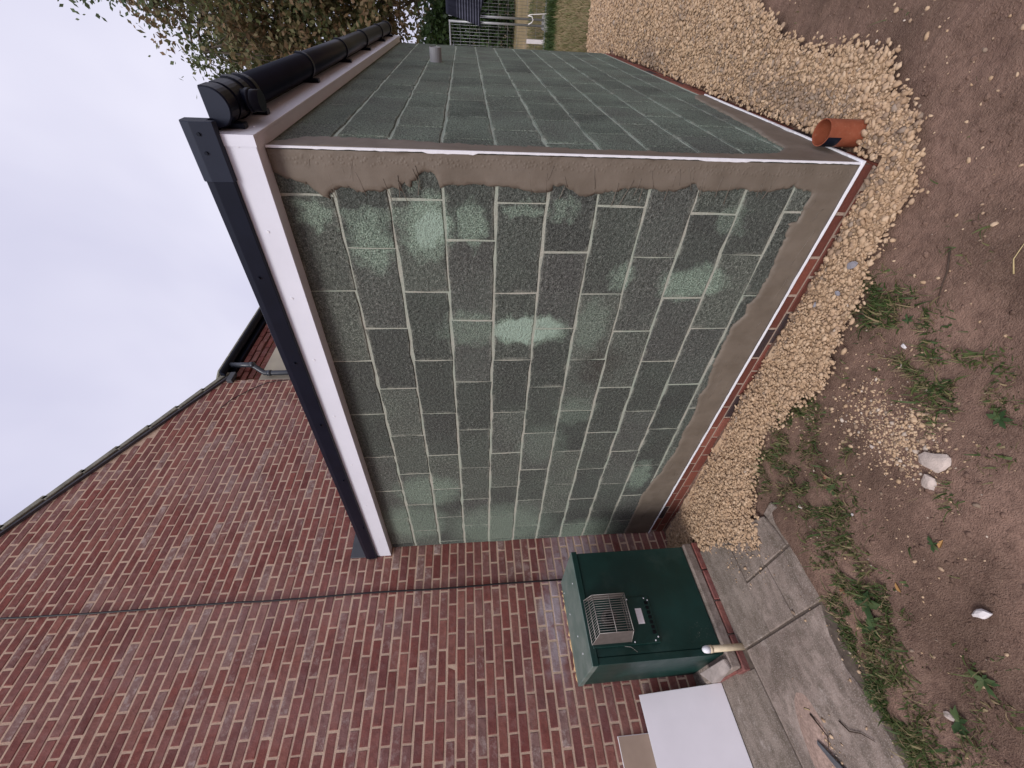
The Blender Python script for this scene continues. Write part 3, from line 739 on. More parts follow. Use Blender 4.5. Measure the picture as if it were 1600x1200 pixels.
    capp = [(gx+(R+.005)*math.cos(math.pi+math.pi*k/18), gt-.016+(R+.005)*math.sin(math.pi+math.pi*k/18)) for k in range(19)]
    full = [(gx-R-.005,gt+.003)]+capp+[(gx+R+.005,gt+.003)]
    rim = lambda g: [(gx+(p-gx)*(1-g/.06), gt-.016+(q-gt+.016)*(1-g/.06)) for p,q in full]
    prism('stop_end', full, 'y', -.036, -.031, MT['dkgrey'], gut, b=.0015)
    def ring(name, y0, y1, r0, r1):
        a = [(gx+r1*math.cos(math.pi+math.pi*k/16), gt-.016+r1*math.sin(math.pi+math.pi*k/16)) for k in range(17)]
        b = [(gx+r0*math.cos(math.pi+math.pi*k/16), gt-.016+r0*math.sin(math.pi+math.pi*k/16)) for k in range(17)]
        return prism(name, [(gx-r1,gt+.004)]+a+[(gx+r1,gt+.004),(gx+r0,gt+.004)]+b[::-1]+[(gx-r0,gt+.004)], 'y', y0, y1, MT['black'], gut, b=.001)
    ring('stop_end_socket', -.031, .012, .0565, .0640)
    ring('outlet_socket', .055, .185, .0565, .0635); ring('outlet_rim', .150, .19, .0565, .0690)
    tubes('outlet', [[(gx,.118,gt-.060),(gx,.118,gt-.135)]], .036, MT['black'], gut, n=18)
    tubes('outlet_collar', [[(gx,.118,gt-.085),(gx,.118,gt-.100)]], .0395, MT['black'], gut, n=18)
    for y in (.022,.265,1.10,2.02,2.88,3.80,4.42):
        rg = ring('gutter_bracket', y-.014, y+.014, .0565, .0640)
        box('bracket_arm', .0557, .075, y-.018, y+.018, 2.515, 2.607, MT['black'], gut, .002)
    # grey waste pipe stub through the long wall
    gp = m_plain('grey_pipe', (.26,.26,.275), .45, .4, .06)
    V, F = [], []; N = 20; c = Vector((0, 2.86, 1.955))
    for r, x0, x1, flip in ((.0520,-.02,.105,0),(.0480,-.02,.105,1)):
        o = len(V)
        for x in (x0, x1):
            for k in range(N): a = 2*math.pi*k/N; V.append((x, c.y+r*math.cos(a), c.z+r*math.sin(a)))
        for k in range(N):
            q = (o+k, o+(k+1)%N, o+N+(k+1)%N, o+N+k); F.append(tuple(reversed(q)) if flip else q)
    for k in range(N): F.append((N+k, N+(k+1)%N, 3*N+(k+1)%N, 3*N+k))
    link('waste_pipe', new_mesh('waste_pipe', V, F, gp), e)
    return e
RENDER_EDGE = [(0.087,2.46),(0.103,2.436),(0.11,2.402),(0.123,2.369),(0.145,2.337),(0.169,2.306),(0.192,2.276),(0.151,2.25),(0.142,2.21),(0.156,2.149),(0.15,2.096),(0.152,2.044),(0.136,2.011),(0.145,1.978),(0.115,1.956),(0.137,1.938),(0.104,1.908),(0.079,1.884),(0.073,1.858),(0.082,1.828),(0.132,1.811),(0.123,1.765),(0.125,1.725),(0.119,1.658),(0.125,1.604),(0.124,1.536),(0.133,1.481),(0.143,1.425),(0.15,1.374),(0.122,1.33),(0.114,1.289),(0.131,1.259),(0.152,1.213),(0.156,1.169),(0.15,1.127),(0.141,1.086),(0.124,1.018),(0.121,0.975),(0.117,0.919),(0.129,0.857),(0.131,0.797),(0.121,0.741),(0.094,0.707),(0.12,0.676),(0.128,0.635),(0.121,0.562),(0.111,0.476),(0.126,0.423),(0.122,0.348),(0.113,0.285),(0.095,0.239),(0.119,0.179),(0.121,0.136),(0.143,0.13),(0.201,0.131),(0.252,0.134),(0.268,0.168),(0.347,0.145),(0.414,0.147),(0.495,0.133),(0.577,0.135),(0.635,0.139),(0.687,0.143),(0.728,0.173),(0.766,0.151),(0.809,0.162),(0.853,0.193),(0.921,0.191),(1.007,0.194),(1.118,0.194),(1.242,0.178),(1.357,0.159),(1.435,0.178),(1.576,0.149),(1.677,0.145),(1.796,0.16),(1.971,0.14),(2.093,0.141),(2.176,0.161),(2.335,0.165),(2.426,0.199),(2.561,0.216),(2.661,0.24),(2.857,0.229),(3.115,0.229),(3.372,0.23)]
make_extension()
# ------------------------------------------------------------------ oil boiler in its green case
def make_boiler():
    xf, y0, y1, zt, zb = -2.764, -.432, -1.206, .946, .014
    t = thing('boiler', (-3.05, -.82, .01), 'dark green external boiler cabinet with caged flue against the brick wall', 'boiler')
    g = NB('green_enamel', .42, .45)
    n = g.noise(5,4,.6); spk = g.noise(60,4,.8)
    c = g.mix(g.mapr(n,.3,.7), (.002,.026,.021), (.004,.040,.032))
    c = g.mix(g.mapr(g.noise(3.2,5,.7),.55,.75,0,.35), c, (.06,.10,.085))
    c = g.mix(g.mapr(spk,.70,.76,0,.8), c, (.34,.36,.33))
    c = g.mix(g.math('MULTIPLY', g.ellipse((-2.76,-1.08,.15),(.3,.10,.09), g.wobble(20,.14), .9), g.mapr(g.noise(70,5,.85),.60,.68,0,.8)), c, (.38,.36,.30))
    g.color(c).rough(g.mapr(n,.3,.7,.36,.60)); G = g.m
    gt = NB('green_lid', .48, .4)  # paler than the casing: sky reflection put into the lid's colour
    c = gt.mix(gt.mapr(gt.noise(6,5,.65),.35,.68), (.085,.135,.118), (.17,.21,.19))
    c = gt.mix(gt.mapr(gt.noise(45,4,.8),.64,.72,0,.8), c, (.40,.42,.38)); gt.color(c); GT = gt.m
    box('casing', HX+.035, xf-.012, y1+.006, y0-.006, zb, zt-.045, G, t, .004)
    # front made of a flanged frame and a recessed door
    box('door', xf-.012, xf-.002, y1+.050, y0-.012, zb+.004, zt-.050, G, t, .002)
    box('door_flange', xf-.012, xf, y1+.004, y1+.046, zb+.002, zt-.048, G, t, .002)
    lid = box('lid', HX+.030, xf+.004, y1-.002, y0+.002, zt-.042, zt, GT, t, .004)
    box('lid_lip', xf+.0045, xf+.0075, y1-.001, y0+.001, zt-.044, zt-.004, G, lid, .001)
    for x, y in ((-3.3,-.55),(-3.2,-.75),(-3.05,-.95),(-2.98,-1.08),(-2.9,-.62)):
        tubes('rivet', [[(x,y,zt),(x,y,zt+.003)]], .006, MT['bead'], lid, n=8)
    # foam along the wall
    fm = m_plain('foam_seal', (.62,.42,.22), .9, .2, .25, 40, .6); rd = random.Random(2)
    pth = [(HX+.020+rd.uniform(-.003,.004), -.50-k*.022, zt-.012+rd.uniform(-.006,.008)) for k in range(32)]
    V, F = tube_v(pth, [.012+rd.uniform(-.004,.007) for _ in pth], 7); link('foam_seal', new_mesh('foam_seal', V, F, fm, smooth=True), t)
    # flue plate
    plate = box('flue_plate', xf-.001, xf+.016, -1.105, -.800, .435, .918, G, t, .003)
    for (y,z) in ((-1.09,.47),(-.815,.47),(-.815,.60),(-1.09,.62),(-.83,.445),(-1.07,.445)):
        tubes('screw', [[(xf+.016,y,z),(xf+.019,y,z)]], .005, MT['bead'], plate, n=8)
    slot = m_plain('slot_dark', (.004,.005,.006), .8, .2)
    for k in range(7):
        yy = -1.05+.032*k
        box('louvre', xf+.0165, xf+.022, yy, yy+.022, .450, .475, slot, plate, .002)
    # label with faint lines of print
    lb = NB('label_paper', .5, .3); sx = lb.n('ShaderNodeSeparateXYZ'); lb.set(sx.inputs[0], lb.pos)
    ln = lb.math('SINE', lb.math('MULTIPLY', sx.outputs[2], 760.0)); pr = lb.math('MULTIPLY', lb.mapr(ln,.2,.5), lb.mapr(lb.noise(260,2,.6),.42,.55))
    inb = lb.math('MULTIPLY', lb.mapr(sx.outputs[1],-.978,-.972), lb.mapr(sx.outputs[1],-.884,-.890))
    lb.color(lb.mix(lb.math('MULTIPLY', lb.math('MULTIPLY', pr, inb), .55), (.80,.78,.80), (.50,.20,.20)))
    box('label_sticker', xf+.0165, xf+.0175, -.982, -.880, .511, .558, lb.m, plate, 0)
    # flue terminal and guard
    tubes('flue_terminal', [[(xf+.01,-.94,.775),(xf+.085,-.94,.775)]], .052, m_plain('flue_steel',(.06,.055,.05),.5,.5,.3,30,0,.6), plate, n=24)
    tubes('flue_bore', [[(xf+.08,-.94,.775),(xf+.088,-.94,.775)]], .030, slot, plate, n=20)
    wire = m_plain('guard_wire', (.36,.335,.31), .5, .4, .1, 20, 0, .3); sheet = m_plain('guard_sheet', (.125,.105,.095), .6, .3, .15, 30)
    A = [(-.800,.643),(-1.087,.643),(-1.087,.922),(-.800,.922)]; B = [(-.815,.655),(-1.057,.655),(-1.057,.890),(-.815,.890)]
    xa, xb = xf+.017, xf+.160
    pa = lambda u, v: Vector((xa, A[0][0]+(A[1][0]-A[0][0])*u, A[0][1]+(A[2][1]-A[0][1])*v))
    pb = lambda u, v: Vector((xb, B[0][0]+(B[1][0]-B[0][0])*u, B[0][1]+(B[2][1]-B[0][1])*v))
    cage = tubes('flue_guard', [[pb(0,0),pb(1,0)],[pb(0,1),pb(1,1)],[pb(0,0),pb(0,1)],[pb(1,0),pb(1,1)],[pa(0,0),pb(0,0)],[pa(1,0),pb(1,0)],[pa(0,1),pb(0,1)],[pa(1,1),pb(1,1)],[pa(0,1),pa(1,1)],[pa(0,0),pa(1,0)],[pb(0,.5),pb(1,.5)],[(pa(0,1)+pb(0,1))/2,(pa(1,1)+pb(1,1))/2],[(pa(0,0)+pb(0,0))/2,(pa(1,0)+pb(1,0))/2]], .0024, wire, t, n=6)
    for k in range(1,16):
        u = k/16; tubes('guard_bar', [[pa(u,1),pb(u,1),pb(u,0),pa(u,0)]], .0013, wire, cage, n=5)
    for u in (0,1):
        V = [pa(u,0),pb(u,0),pb(u,1),pa(u,1)]; off = Vector((0,.0025 if u == 0 else -.0025,0))*-1
        W = [v+off for v in V]
        link('guard_side', new_mesh('guard_side', V+W, [(0,1,2,3),(7,6,5,4),(0,4,5,1),(1,5,6,2),(2,6,7,3),(3,7,4,0)], sheet), cage)
    tubes('guard_stay', [[(xf+.018,-1.11,.70),(xf+.03,-1.12,.66),(xf+.02,-1.15,.62)]], .0012, wire, cage, n=5)
    return t
make_boiler()

def make_boiler_base():
    t = thing('boiler_hardstanding', (-3.05,-.85,-.12), 'low concrete base edged with red bricks under the green boiler', 'hardstanding')
    box('concrete_top', HX+.003, -2.742, -1.292, -.425, -.062, .010, MT['slab'], t, .010, rnd=.1)
    mort = m_mortar('base_mortar',(.33,.26,.21),(.42,.34,.29)); br = m_brick('base_brick')
    box('bedding', HX+.004, -2.760, -1.280, -.440, -.16, -.064, mort, t, 0)
    for k in range(4):
        y = -.53-.2246*k
        link('brick', bevel_mesh('brick', box_v(-2.85,-2.738+.004*(k%2), y-.107, y+.107, -.130,-.066), BOXF, br, .005, rnd=.1+.17*k), t)
    for k in range(2):
        x = -2.86-.2246*k
        link('brick', bevel_mesh('brick', box_v(x-.107,x+.107,-1.295,-1.19,-.130,-.066), BOXF, br, .005, rnd=.3+.2*k), t)
    return t
make_boiler_base()

def blob(name, loc, size, seed, mat, flat=1.0, sub=2, noise=.22, rotz=0, **k):
    """an irregular broken lump"""
    r = random.Random(seed); bm = bmesh.new(); bmesh.ops.create_icosphere(bm, subdivisions=sub, radius=1)
    planes = [(Vector((r.gauss(0,1),r.gauss(0,1),r.gauss(0,1))).normalized(), r.uniform(.42,.80)) for _ in range(12)]
    for v in bm.verts:
        for n, d in planes:
            q = v.co.dot(n)
            if q > d: v.co -= n*(q-d)*.92
        v.co *= 1+r.uniform(-noise,noise)*.42
        v.co = Vector((v.co.x*size[0], v.co.y*size[1], v.co.z*size[2]))
    me = bpy.data.meshes.new(name); bm.to_mesh(me); bm.free(); me.materials.append(mat)
    at = me.attributes.new('rnd','FLOAT','FACE'); at.data.foreach_set('value', np.full(len(me.polygons), k.pop('rnd',.5), np.float32))
    o = link(name, me, None, loc, **k); o.rotation_euler = (r.uniform(-.15,.15), r.uniform(-.15,.15), rotz); return o

# concrete offcut beside the boiler
cm = m_plain('broken_concrete', (.36,.31,.285), .9, .2, .22, 12, .6)
link('concrete_offcut', bevel_mesh('concrete_offcut', [(-2.97,-1.325,.0115),(-2.745,-1.288,.0115),(-2.75,-1.236,.0115),(-3.07,-1.250,.0115),(-2.972,-1.330,.075),(-2.742,-1.295,.024),(-2.745,-1.232,.044),(-3.070,-1.248,.100)], BOXF, cm, .004, 2), None,
     label='grey concrete offcut wedged beside the foot of the green boiler', cat='offcut')

# cream plastic pipe standing in front of the boiler base
cp = m_plain('cream_plastic', (.66,.55,.38), .45, .4, .12, 30)
t = thing('standpipe', (-2.700,-1.180,-.10), 'short cream plastic standpipe with a white rounded cap by the boiler', 'pipe')
tubes('pipe', [[(-2.700,-1.182,-.12),(-2.700,-1.180,.128)]], .021, cp, t, n=18)
tubes('collar', [[(-2.700,-1.180,.118),(-2.700,-1.180,.138)]], .024, cp, t, n=18)
V, F = tube_v([(-2.7,-1.18,.138),(-2.7,-1.18,.160),(-2.7,-1.18,.176),(-2.7,-1.18,.184),(-2.7,-1.18,.187)], [.024,.0235,.019,.011,.002], 18)
link('cap', new_mesh('cap', V, F, MT['bead'], smooth=True), t)

# boards leaning on the house
def board(name, yr, yl, xb, xt, zb, zt, th, face, edge, label):
    t = thing(name, (xb, yr, zb), label, 'board')
    d = Vector((xt-xb, 0, zt-zb)).normalized(); nrm = Vector((-d.z, 0, d.x))
    if nrm.x < 0: nrm = -nrm
    V = []
    for off in (0, th):
        for y, p in ((yr,(xb,zb)),(yl,(xb,zb)),(yl,(xt,zt)),(yr,(xt,zt))):
            V.append(Vector((p[0],y,p[1]))+nrm*off)
    link('core', bevel_mesh('core', V, BOXF, edge, .001), t)
    W = [v+nrm*(th+.0006) - (0 if True else 0)*nrm for v in V[:4]]
    ins = .0035; c = sum((w for w in W), Vector())/4
    W = [w + Vector((0, -ins if w.y > c.y else ins, 0)) + d*(ins if w.z < c.z else -ins) for w in W]
    X = [w-nrm*.0004 for w in W]
    link('face_paper', new_mesh('face_paper', W+X, [(3,2,1,0),(4,5,6,7),(0,1,5,4),(1,2,6,5),(2,3,7,6),(3,0,4,7)], face), t)
    return t
wf = m_plain('white_board_face', (.80,.76,.79), .5, .35, .03, 4); we = m_plain('white_board_edge', (.84,.82,.82), .6, .3, .05, 20)
board('white_board', -1.296, -2.55, -3.190, -3.372, -.098, .490, .012, wf, we, 'plain white board leaning against the brick wall in front of a beige one')
bf = m_plain('beige_paper', (.46,.345,.265), .8, .25, .08, 6)
board('beige_board', -1.517, -2.45, -3.388, -3.397, -.098, .716, .0115, bf, we, 'beige board with white edges behind the white board on the wall')

# cables
rd = random.Random(12)
kb = m_plain('black_cable', (.012,.010,.012), .5, .4)
pts = [(HX+.012+rd.uniform(-.002,.002), -.404+.004*math.sin(k*.9)+rd.uniform(-.002,.002), .93+.2*k) for k in range(30)]
tubes('cable', [pts], .0075, kb, None, n=7, label='black cable running straight down the brick wall to the boiler', cat='cable')
pts = [(HX+.012,2.40,3.0),(HX+.012,2.40,4.02),(HX+.014,2.38,4.25),(HX+.014,2.34,4.40),(HX+.014,2.22,4.56),(HX+.014,2.05,4.72),(HX+.012,1.90,4.80)]
tubes('thin_cable', [pts], .005, kb, None, n=6, label='thin dark cable looping up the brick wall under the verge', cat='cable')

# drain pipe
def make_drain():
    t = thing('drain_pipe', (.075,.2,-.12), 'terracotta coloured plastic drain pipe standing open in the gravel at the corner', 'pipe')
    dm = NB('terracotta_plastic', .5, .4); c = dm.mix(dm.mapr(dm.noise(18,4,.7),.35,.7), (.235,.062,.030), (.31,.092,.048))
    c = dm.mix(dm.mapr(dm.noise(60,4,.8),.58,.72,0,.5), c, (.42,.25,.17)); dm.color(c)
    N = 40; V = []; F = []; cx, cy = .075, .2; zt = .070
    for r, flip in ((.0555,0),(.0515,1)):
        o = len(V)
        for z in (-.30, -.06, zt):
            for k in range(N): a = 2*math.pi*k/N; V.append((cx+r*math.cos(a), cy+r*math.sin(a), z))
        for i in range(2):
            for k in range(N):
                q = (o+i*N+k, o+i*N+(k+1)%N, o+(i+1)*N+(k+1)%N, o+(i+1)*N+k); F.append(tuple(reversed(q)) if flip else q)
    for k in range(N): F.append((2*N+k, 2*N+(k+1)%N, 5*N+(k+1)%N, 5*N+k))
    me = new_mesh('pipe_wall', V, F, dm.m)
    for p in me.polygons: p.use_smooth = True
    me.set_sharp_from_angle(angle=.8)
    link('pipe_wall', me, t)
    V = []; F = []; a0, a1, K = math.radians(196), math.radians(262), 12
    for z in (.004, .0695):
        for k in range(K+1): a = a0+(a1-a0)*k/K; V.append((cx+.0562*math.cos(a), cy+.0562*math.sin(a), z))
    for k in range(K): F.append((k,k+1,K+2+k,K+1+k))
    link('black_patch', new_mesh('black_patch', V, F, MT['black'], smooth=True), t)  # thin black patch curved round the outside of the pipe, below its rim
make_drain()

# ------------------------------------------------------------------ stones and litter on the ground
st = m_plain('pale_stone', (.50,.42,.37), .9, .2, .2, 25, .6); wt = m_plain('white_stone', (.72,.68,.67), .85, .2, .12, 40, .5); rdm = m_plain('broken_brick', (.36,.15,.10), .9, .2, .25, 30, .6); blu = m_plain('blue_grey_stone', (.27,.26,.285), .8, .3, .2, 30, .4)
def gz1(x, y): return -.10 if (x < -1.66 and y < -.62) else float(ground_z(x, y))
for x, y, sz, m, lb, nm in [
    (-.785,-1.02,(.062,.046,.018),st,'large flat pale stone lying beside the spilled gravel','stone'),
    (-.880,-1.06,(.044,.032,.014),st,'smaller rough pale stone next to the large flat one','stone'),
    (-1.075,-1.48,(.046,.027,.016),wt,'bright white stone alone on the bare soil','stone'),
    (-.970,-.81,(.014,.012,.008),st,'small grey pebble at the edge of the spilled chips','pebble'),
    (-.535,-.61,(.014,.011,.008),wt,'small square white chip among grass tufts near the gravel','chip'),
    (-.60,-.66,(.015,.013,.008),st,'brownish pebble just behind the white chip in the grass','pebble'),
    (-1.735,-1.54,(.016,.014,.010),blu,'blue and white chip in the grass beside the path','chip'),
    (-1.665,-1.635,(.016,.012,.009),wt,'white chip in the grass next to the blue one','chip'),
    (-1.72,-1.795,(.034,.024,.014),st,'pinkish stone half hidden in grass at the path end','stone'),
    (-1.285,-.765,(.014,.020,.009),rdm,'small red brick fragment in the grass strip','brick fragment'),
    (-1.585,-1.215,(.020,.016,.010),rdm,'red brick shard lying in grass beside the slabs','brick fragment'),
    (-1.30,-.97,(.010,.009,.006),wt,'tiny white chip between grass tufts mid strip','chip'),
    (-1.52,-.80,(.013,.010,.008),wt,'pale chip at the corner of the path slabs','chip'),
    (-.52,-.22,(.020,.016,.010),blu,'blue grey stone on the gravel near the plinth','stone'),
    (-.375,-.20,(.028,.022,.014),blu,'larger purple grey stone lying on the gravel','stone'),
    (-.63,-.14,(.016,.012,.008),blu,'small dark grey stone on the gravel by the wall','stone'),
    (-1.48,-1.72,(.022,.016,.010),st,'pale pink stone in weeds near the frame edge','stone'),
    ]:
    zz = float(gravel_z(x,y))+.012 if inside(np.array([x]),np.array([y]),GRAVEL)[0] else gz1(x,y)
    blob(nm.replace(' ','_'), (x,y,zz+sz[2]*.55), sz, int(abs(x*1000+y*77)), m, rotz=x*9, label=lb, cat=nm)
# heap of brick dust and slate on the path
hm = m_plain('brick_dust', (.40,.29,.24), .95, .1, .3, 60, .8)
xs = np.linspace(-1,1,26); X, Y = np.meshgrid(xs, xs, indexing='ij'); r = np.sqrt(X**2+Y**2)
H = np.clip(1-r,0,1)**1.3*.022*(.6+.8*vnoise(X,Y,4,9)) - .004
i = np.arange(X.size).reshape(X.shape); T = np.stack([i[:-1,:-1],i[1:,:-1],i[1:,1:],i[:-1,1:]],-1).reshape(-1,4)
hp = fast_mesh('dust_heap', np.stack([-2.37+X*.13+Y*.05, -1.70+Y*.24, -.098+H],-1).reshape(-1,3), T, hm); hp.shade_smooth()
link('dust_heap', hp, kind='stuff', label='spread of pinkish mortar dust swept along the slab', cat='dust')
sl = m_plain('slate', (.10,.105,.115), .6, .4, .15, 30, .4)
o = link('slate_shard', bevel_mesh('slate_shard', [(-2.345,-1.72,-.085),(-2.33,-1.705,-.085),(-2.20,-1.86,-.090),(-2.23,-1.90,-.090),(-2.345,-1.72,-.079),(-2.33,-1.705,-.079),(-2.20,-1.86,-.083),(-2.23,-1.90,-.083)], BOXF, sl, .001), None, label='dark slate shard lying in the mortar dust on the path', cat='slate')
tw = m_plain('twig_bark', (.075,.052,.040), .9, .2, .2, 60, .5); dk = m_plain('dry_stalk', (.48,.38,.20), .8, .2, .15, 40)
def twig(name, pts, r, m, label):
    P = [(x,y,gz1(x,y)+h) for x,y,h in pts]; V, F = tube_v(P, [r*(1-.55*k/(len(P)-1)) for k in range(len(P))], 6)
    link(name, new_mesh(name, V, F, m, smooth=True), label=label, cat='twig')
twig('twig', [(-2.10,-1.655,.006),(-2.06,-1.70,.009),(-1.99,-1.715,.007),(-1.93,-1.75,.006)], .0035, tw, 'dark curved twig lying across the path slab')
twig('twig', [(-2.30,-1.60,.008),(-2.27,-1.64,.014),(-2.24,-1.70,.012),(-2.28,-1.74,.008)], .0045, tw, 'gnarled dark twig in the mortar dust')
twig('stalk', [(-2.33,-1.57,.006),(-2.29,-1.585,.007)], .004, dk, 'yellow sliver of wood above the gnarled twig')
twig('twig', [(-.15,-.50,.004),(-.22,-.55,.008),(-.27,-.57,.005),(-.33,-.60,.004)], .0035, tw, 'thin dark twig on the bare soil near the gravel')
twig('stalk', [(-.14,-.72,.004),(-.10,-.69,.006),(-.05,-.68,.004)], .0025, dk, 'dry yellow straw on the bare soil')
lm = m_plain('dead_leaf', (.36,.20,.075), .8, .2, .2, 30)
for x, y, a, lb in [(-1.02,-1.25,.4,'single ochre dead leaf lying on the soil'),(-1.33,-1.30,1.4,'curled brown dead leaf beside the grass strip'),(-.95,-1.62,2.2,'pale brown dead leaf near the white stone')]:
    V = []; z = gz1(x,y)+.003
    for k,(u,w) in enumerate([(-.02,0),(-.008,.008),(.008,.007),(.022,0),(.008,-.007),(-.008,-.008)]):
        V.append((u*math.cos(a)-w*math.sin(a), u*math.sin(a)+w*math.cos(a), .006*abs(w)/.008))
    link('dead_leaf', new_mesh('dead_leaf', V, [(0,1,2,3),(0,3,4,5)], lm), loc=(x,y,z), label=lb, cat='leaf')

# ------------------------------------------------------------------ grass and weeds
GR = m_leaf('grass_blade', [(0,(.028,.050,.016)),(.35,(.060,.098,.028)),(.65,(.115,.148,.048)),(.82,(.20,.18,.080)),(1,(.36,.275,.16))], .3)
def blades(name, cx, cy, hs, wd, bend, shade, mat, label, cat, zoff=None):
    rng = np.random.default_rng(len(cx)); n = len(cx); a = rng.uniform(0,2*np.pi,n); lean = bend*rng.uniform(.2,1.3,n)
    z0 = zoff if zoff is not None else ground_z(cx,cy)-.003
    dx, dy = np.cos(a), np.sin(a); px, py = -dy, dx; V = np.zeros((n,7,3))
    for k, (t, w) in enumerate(((0,1),(.4,.85),(.75,.55),(1,0))):
        out = lean*hs*t**1.7; up = hs*t*np.sqrt(np.clip(1-(lean*t*.75)**2,.06,1))
        for sgn, idx in (((-1,2*k),(1,2*k+1)) if k < 3 else ((0,6),)):
            V[:,idx,0] = cx+dx*out+px*wd*w*sgn/2; V[:,idx,1] = cy+dy*out+py*wd*w*sgn/2; V[:,idx,2] = z0+up
    T = np.array([(0,1,3),(0,3,2),(2,3,5),(2,5,4),(4,5,6)])
    F = (T[None]+(np.arange(n)*7)[:,None,None]).reshape(-1,3)
    me = fast_mesh(name, V.reshape(-1,3), F, mat, np.repeat(shade,5)); me.shade_smooth()
    return link(name, me, kind='stuff', label=label, cat=cat)
def make_grass():
    rng = np.random.default_rng(8)
    A = [(-1.16,-.42,.05,260),(-1.24,-.42,.05,260),(-1.42,-.44,.06,330),(-1.46,-.53,.06,300),(-1.51,-.68,.06,280),(-1.10,-.46,.05,130),(-1.27,-.58,.07,230),(-1.57,-.47,.05,240),(-1.66,-.54,.05,200),(-1.36,-.77,.07,260),
         (-1.44,-.80,.06,260),(-1.42,-.89,.06,320),(-1.47,-1.04,.06,380),(-1.32,-.94,.06,200),(-1.49,-1.19,.06,360),(-1.62,-1.12,.04,160),(-1.65,-1.20,.04,180),(-1.49,-1.28,.06,420),(-1.49,-1.36,.06,420),(-1.64,-1.32,.06,300),(-1.54,-1.45,.06,420),(-1.70,-1.43,.05,330),(-1.62,-1.55,.06,440),(-1.76,-1.53,.05,320),(-1.75,-1.41,.05,240),(-1.69,-1.65,.06,420),(-1.78,-1.64,.05,340),(-1.74,-1.75,.06,420),(-1.81,-1.80,.05,330),(-1.72,-1.82,.07,330),(-1.64,-1.84,.06,230),(-1.55,-1.75,.06,130),
         (-.41,-.33,.035,150),(-.47,-.38,.04,160),(-.46,-.43,.045,150),(-.52,-.44,.04,120),(-.44,-.51,.045,160),(-.44,-.56,.05,140),(-.42,-.61,.04,80),(-.52,-.37,.03,70),(-.41,-.45,.04,70),
         (-.56,-.66,.035,150),(-.55,-.72,.04,200),(-.60,-.73,.04,120),(-.56,-.82,.04,150),(-.58,-.87,.04,150),(-.68,-.88,.03,80),(-.66,-.63,.04,70),(-.79,-.51,.03,30),(-.55,-.78,.05,120),
         (-.09,-.53,.03,40),(-.46,-.84,.04,90),(-.42,-.86,.04,80),(-.42,-.90,.04,70),(-.51,-.97,.03,60),(-.52,-1.02,.03,60),(-.56,-1.07,.03,50),(-.86,-1.12,.03,50),(-.67,-1.11,.03,30),
         (-1.23,-1.64,.04,60),(-1.48,-1.80,.06,130),(-1.32,-1.76,.05,70),(-1.2,-1.69,.04,40),(-1.08,-.75,.02,40),(-1.3,-.82,.04,100)]
    X, Y = [], []
    for x, y, s, n in A: X.append(rng.normal(x,s*1.15,int(n*1.15))); Y.append(rng.normal(y,s*1.15,int(n*1.15)))
    X.append(rng.uniform(-1.6,1.0,260)); Y.append(rng.uniform(-1.9,1.5,260))
    X = np.concatenate(X); Y = np.concatenate(Y)
    ok = (vnoise(X,Y,18,6) > .42) & ~((X<-1.66)&(Y<-.62)&(X+.12*(vnoise(X,Y,9,2)-.5)<-1.80)) & ~((X<.02)&(Y>-.16)); X, Y = X[ok], Y[ok]
    n = len(X); h = np.clip(rng.lognormal(math.log(.024),.50,n),.008,.075)
    sh = np.clip(.42*vnoise(X,Y,7,3)+.45*rng.random(n),0,1); dead = rng.random(n) < .30; sh[dead] = rng.uniform(.8,1,dead.sum())
    blades('grass', X, Y, h, np.where(rng.random(n)<.28, rng.uniform(.006,.012,n), rng.uniform(.002,.005,n)), 1.15, sh, GR, 'thin patchy green grass and weeds growing out of the soil', 'grass')
    # rough grass beyond the gravel and under the temporary fence
    n = 34000; X = rng.uniform(-2.2,3.2,n); Y = 4.95+rng.random(n)**1.3*7.5
    ok = ~inside(X,Y,GRAVEL) & ((vnoise(X,Y,1.1,4)+.25*vnoise(X,Y,5,5)) > .45); X, Y = X[ok], Y[ok]; n = len(X)
    sh = np.clip(.66+.34*rng.random(n)-.40*(vnoise(X,Y,.9,9)>.60),0,1)
    blades('rough_grass', X, Y, rng.uniform(.04,.16,n), rng.uniform(.004,.010,n), .9, sh, GR, 'rough dry grass on the verge beyond the gravel', 'grass')
    n = 7000; X = rng.uniform(-3.4,4,n); Y = rng.normal(8.55,.14,n)
    blades('fence_weeds', X, Y, rng.uniform(.08,.26,n), rng.uniform(.006,.014,n), .8, rng.random(n)*.5, GR, 'dark green weeds growing along the foot of the fence', 'weeds')
make_grass()
WD = m_leaf('weed_leaf', [(0,(.040,.080,.030)),(.5,(.070,.120,.045)),(1,(.13,.165,.070))], .25)
def weed(x, y, s, n, seed, label):
    r = random.Random(seed); t = thing('weed', (x,y,gz1(x,y)), label, 'weed')
    for k in range(n):
        a = 2*math.pi*k/n+r.uniform(-.4,.4); L = s*r.uniform(.6,1.15); w = L*r.uniform(.12,.22); rise = r.uniform(.15,.7)
        V = []; F = []; m = 5
        for i in range(m+1):
            q = i/m; rr = L*q; z = .004+L*(rise*q-.75*rise*q*q)+.002; ww = w*(math.sin(math.pi*min(1,q*.9+.08)))*(1+(.35*(i%2)))
            for sg in (-1,0,1):
                V.append((x+math.cos(a)*rr-math.sin(a)*ww*sg, y+math.sin(a)*rr+math.cos(a)*ww*sg, gz1(x,y)+z+(.18*ww if sg else 0)))
        for i in range(m):
            for j in range(2): F.append((i*3+j, i*3+j+1, i*3+j+4, i*3+j+3))
        me = new_mesh('leaf', V, F, WD, r.random(), True); link('leaf', me, t)
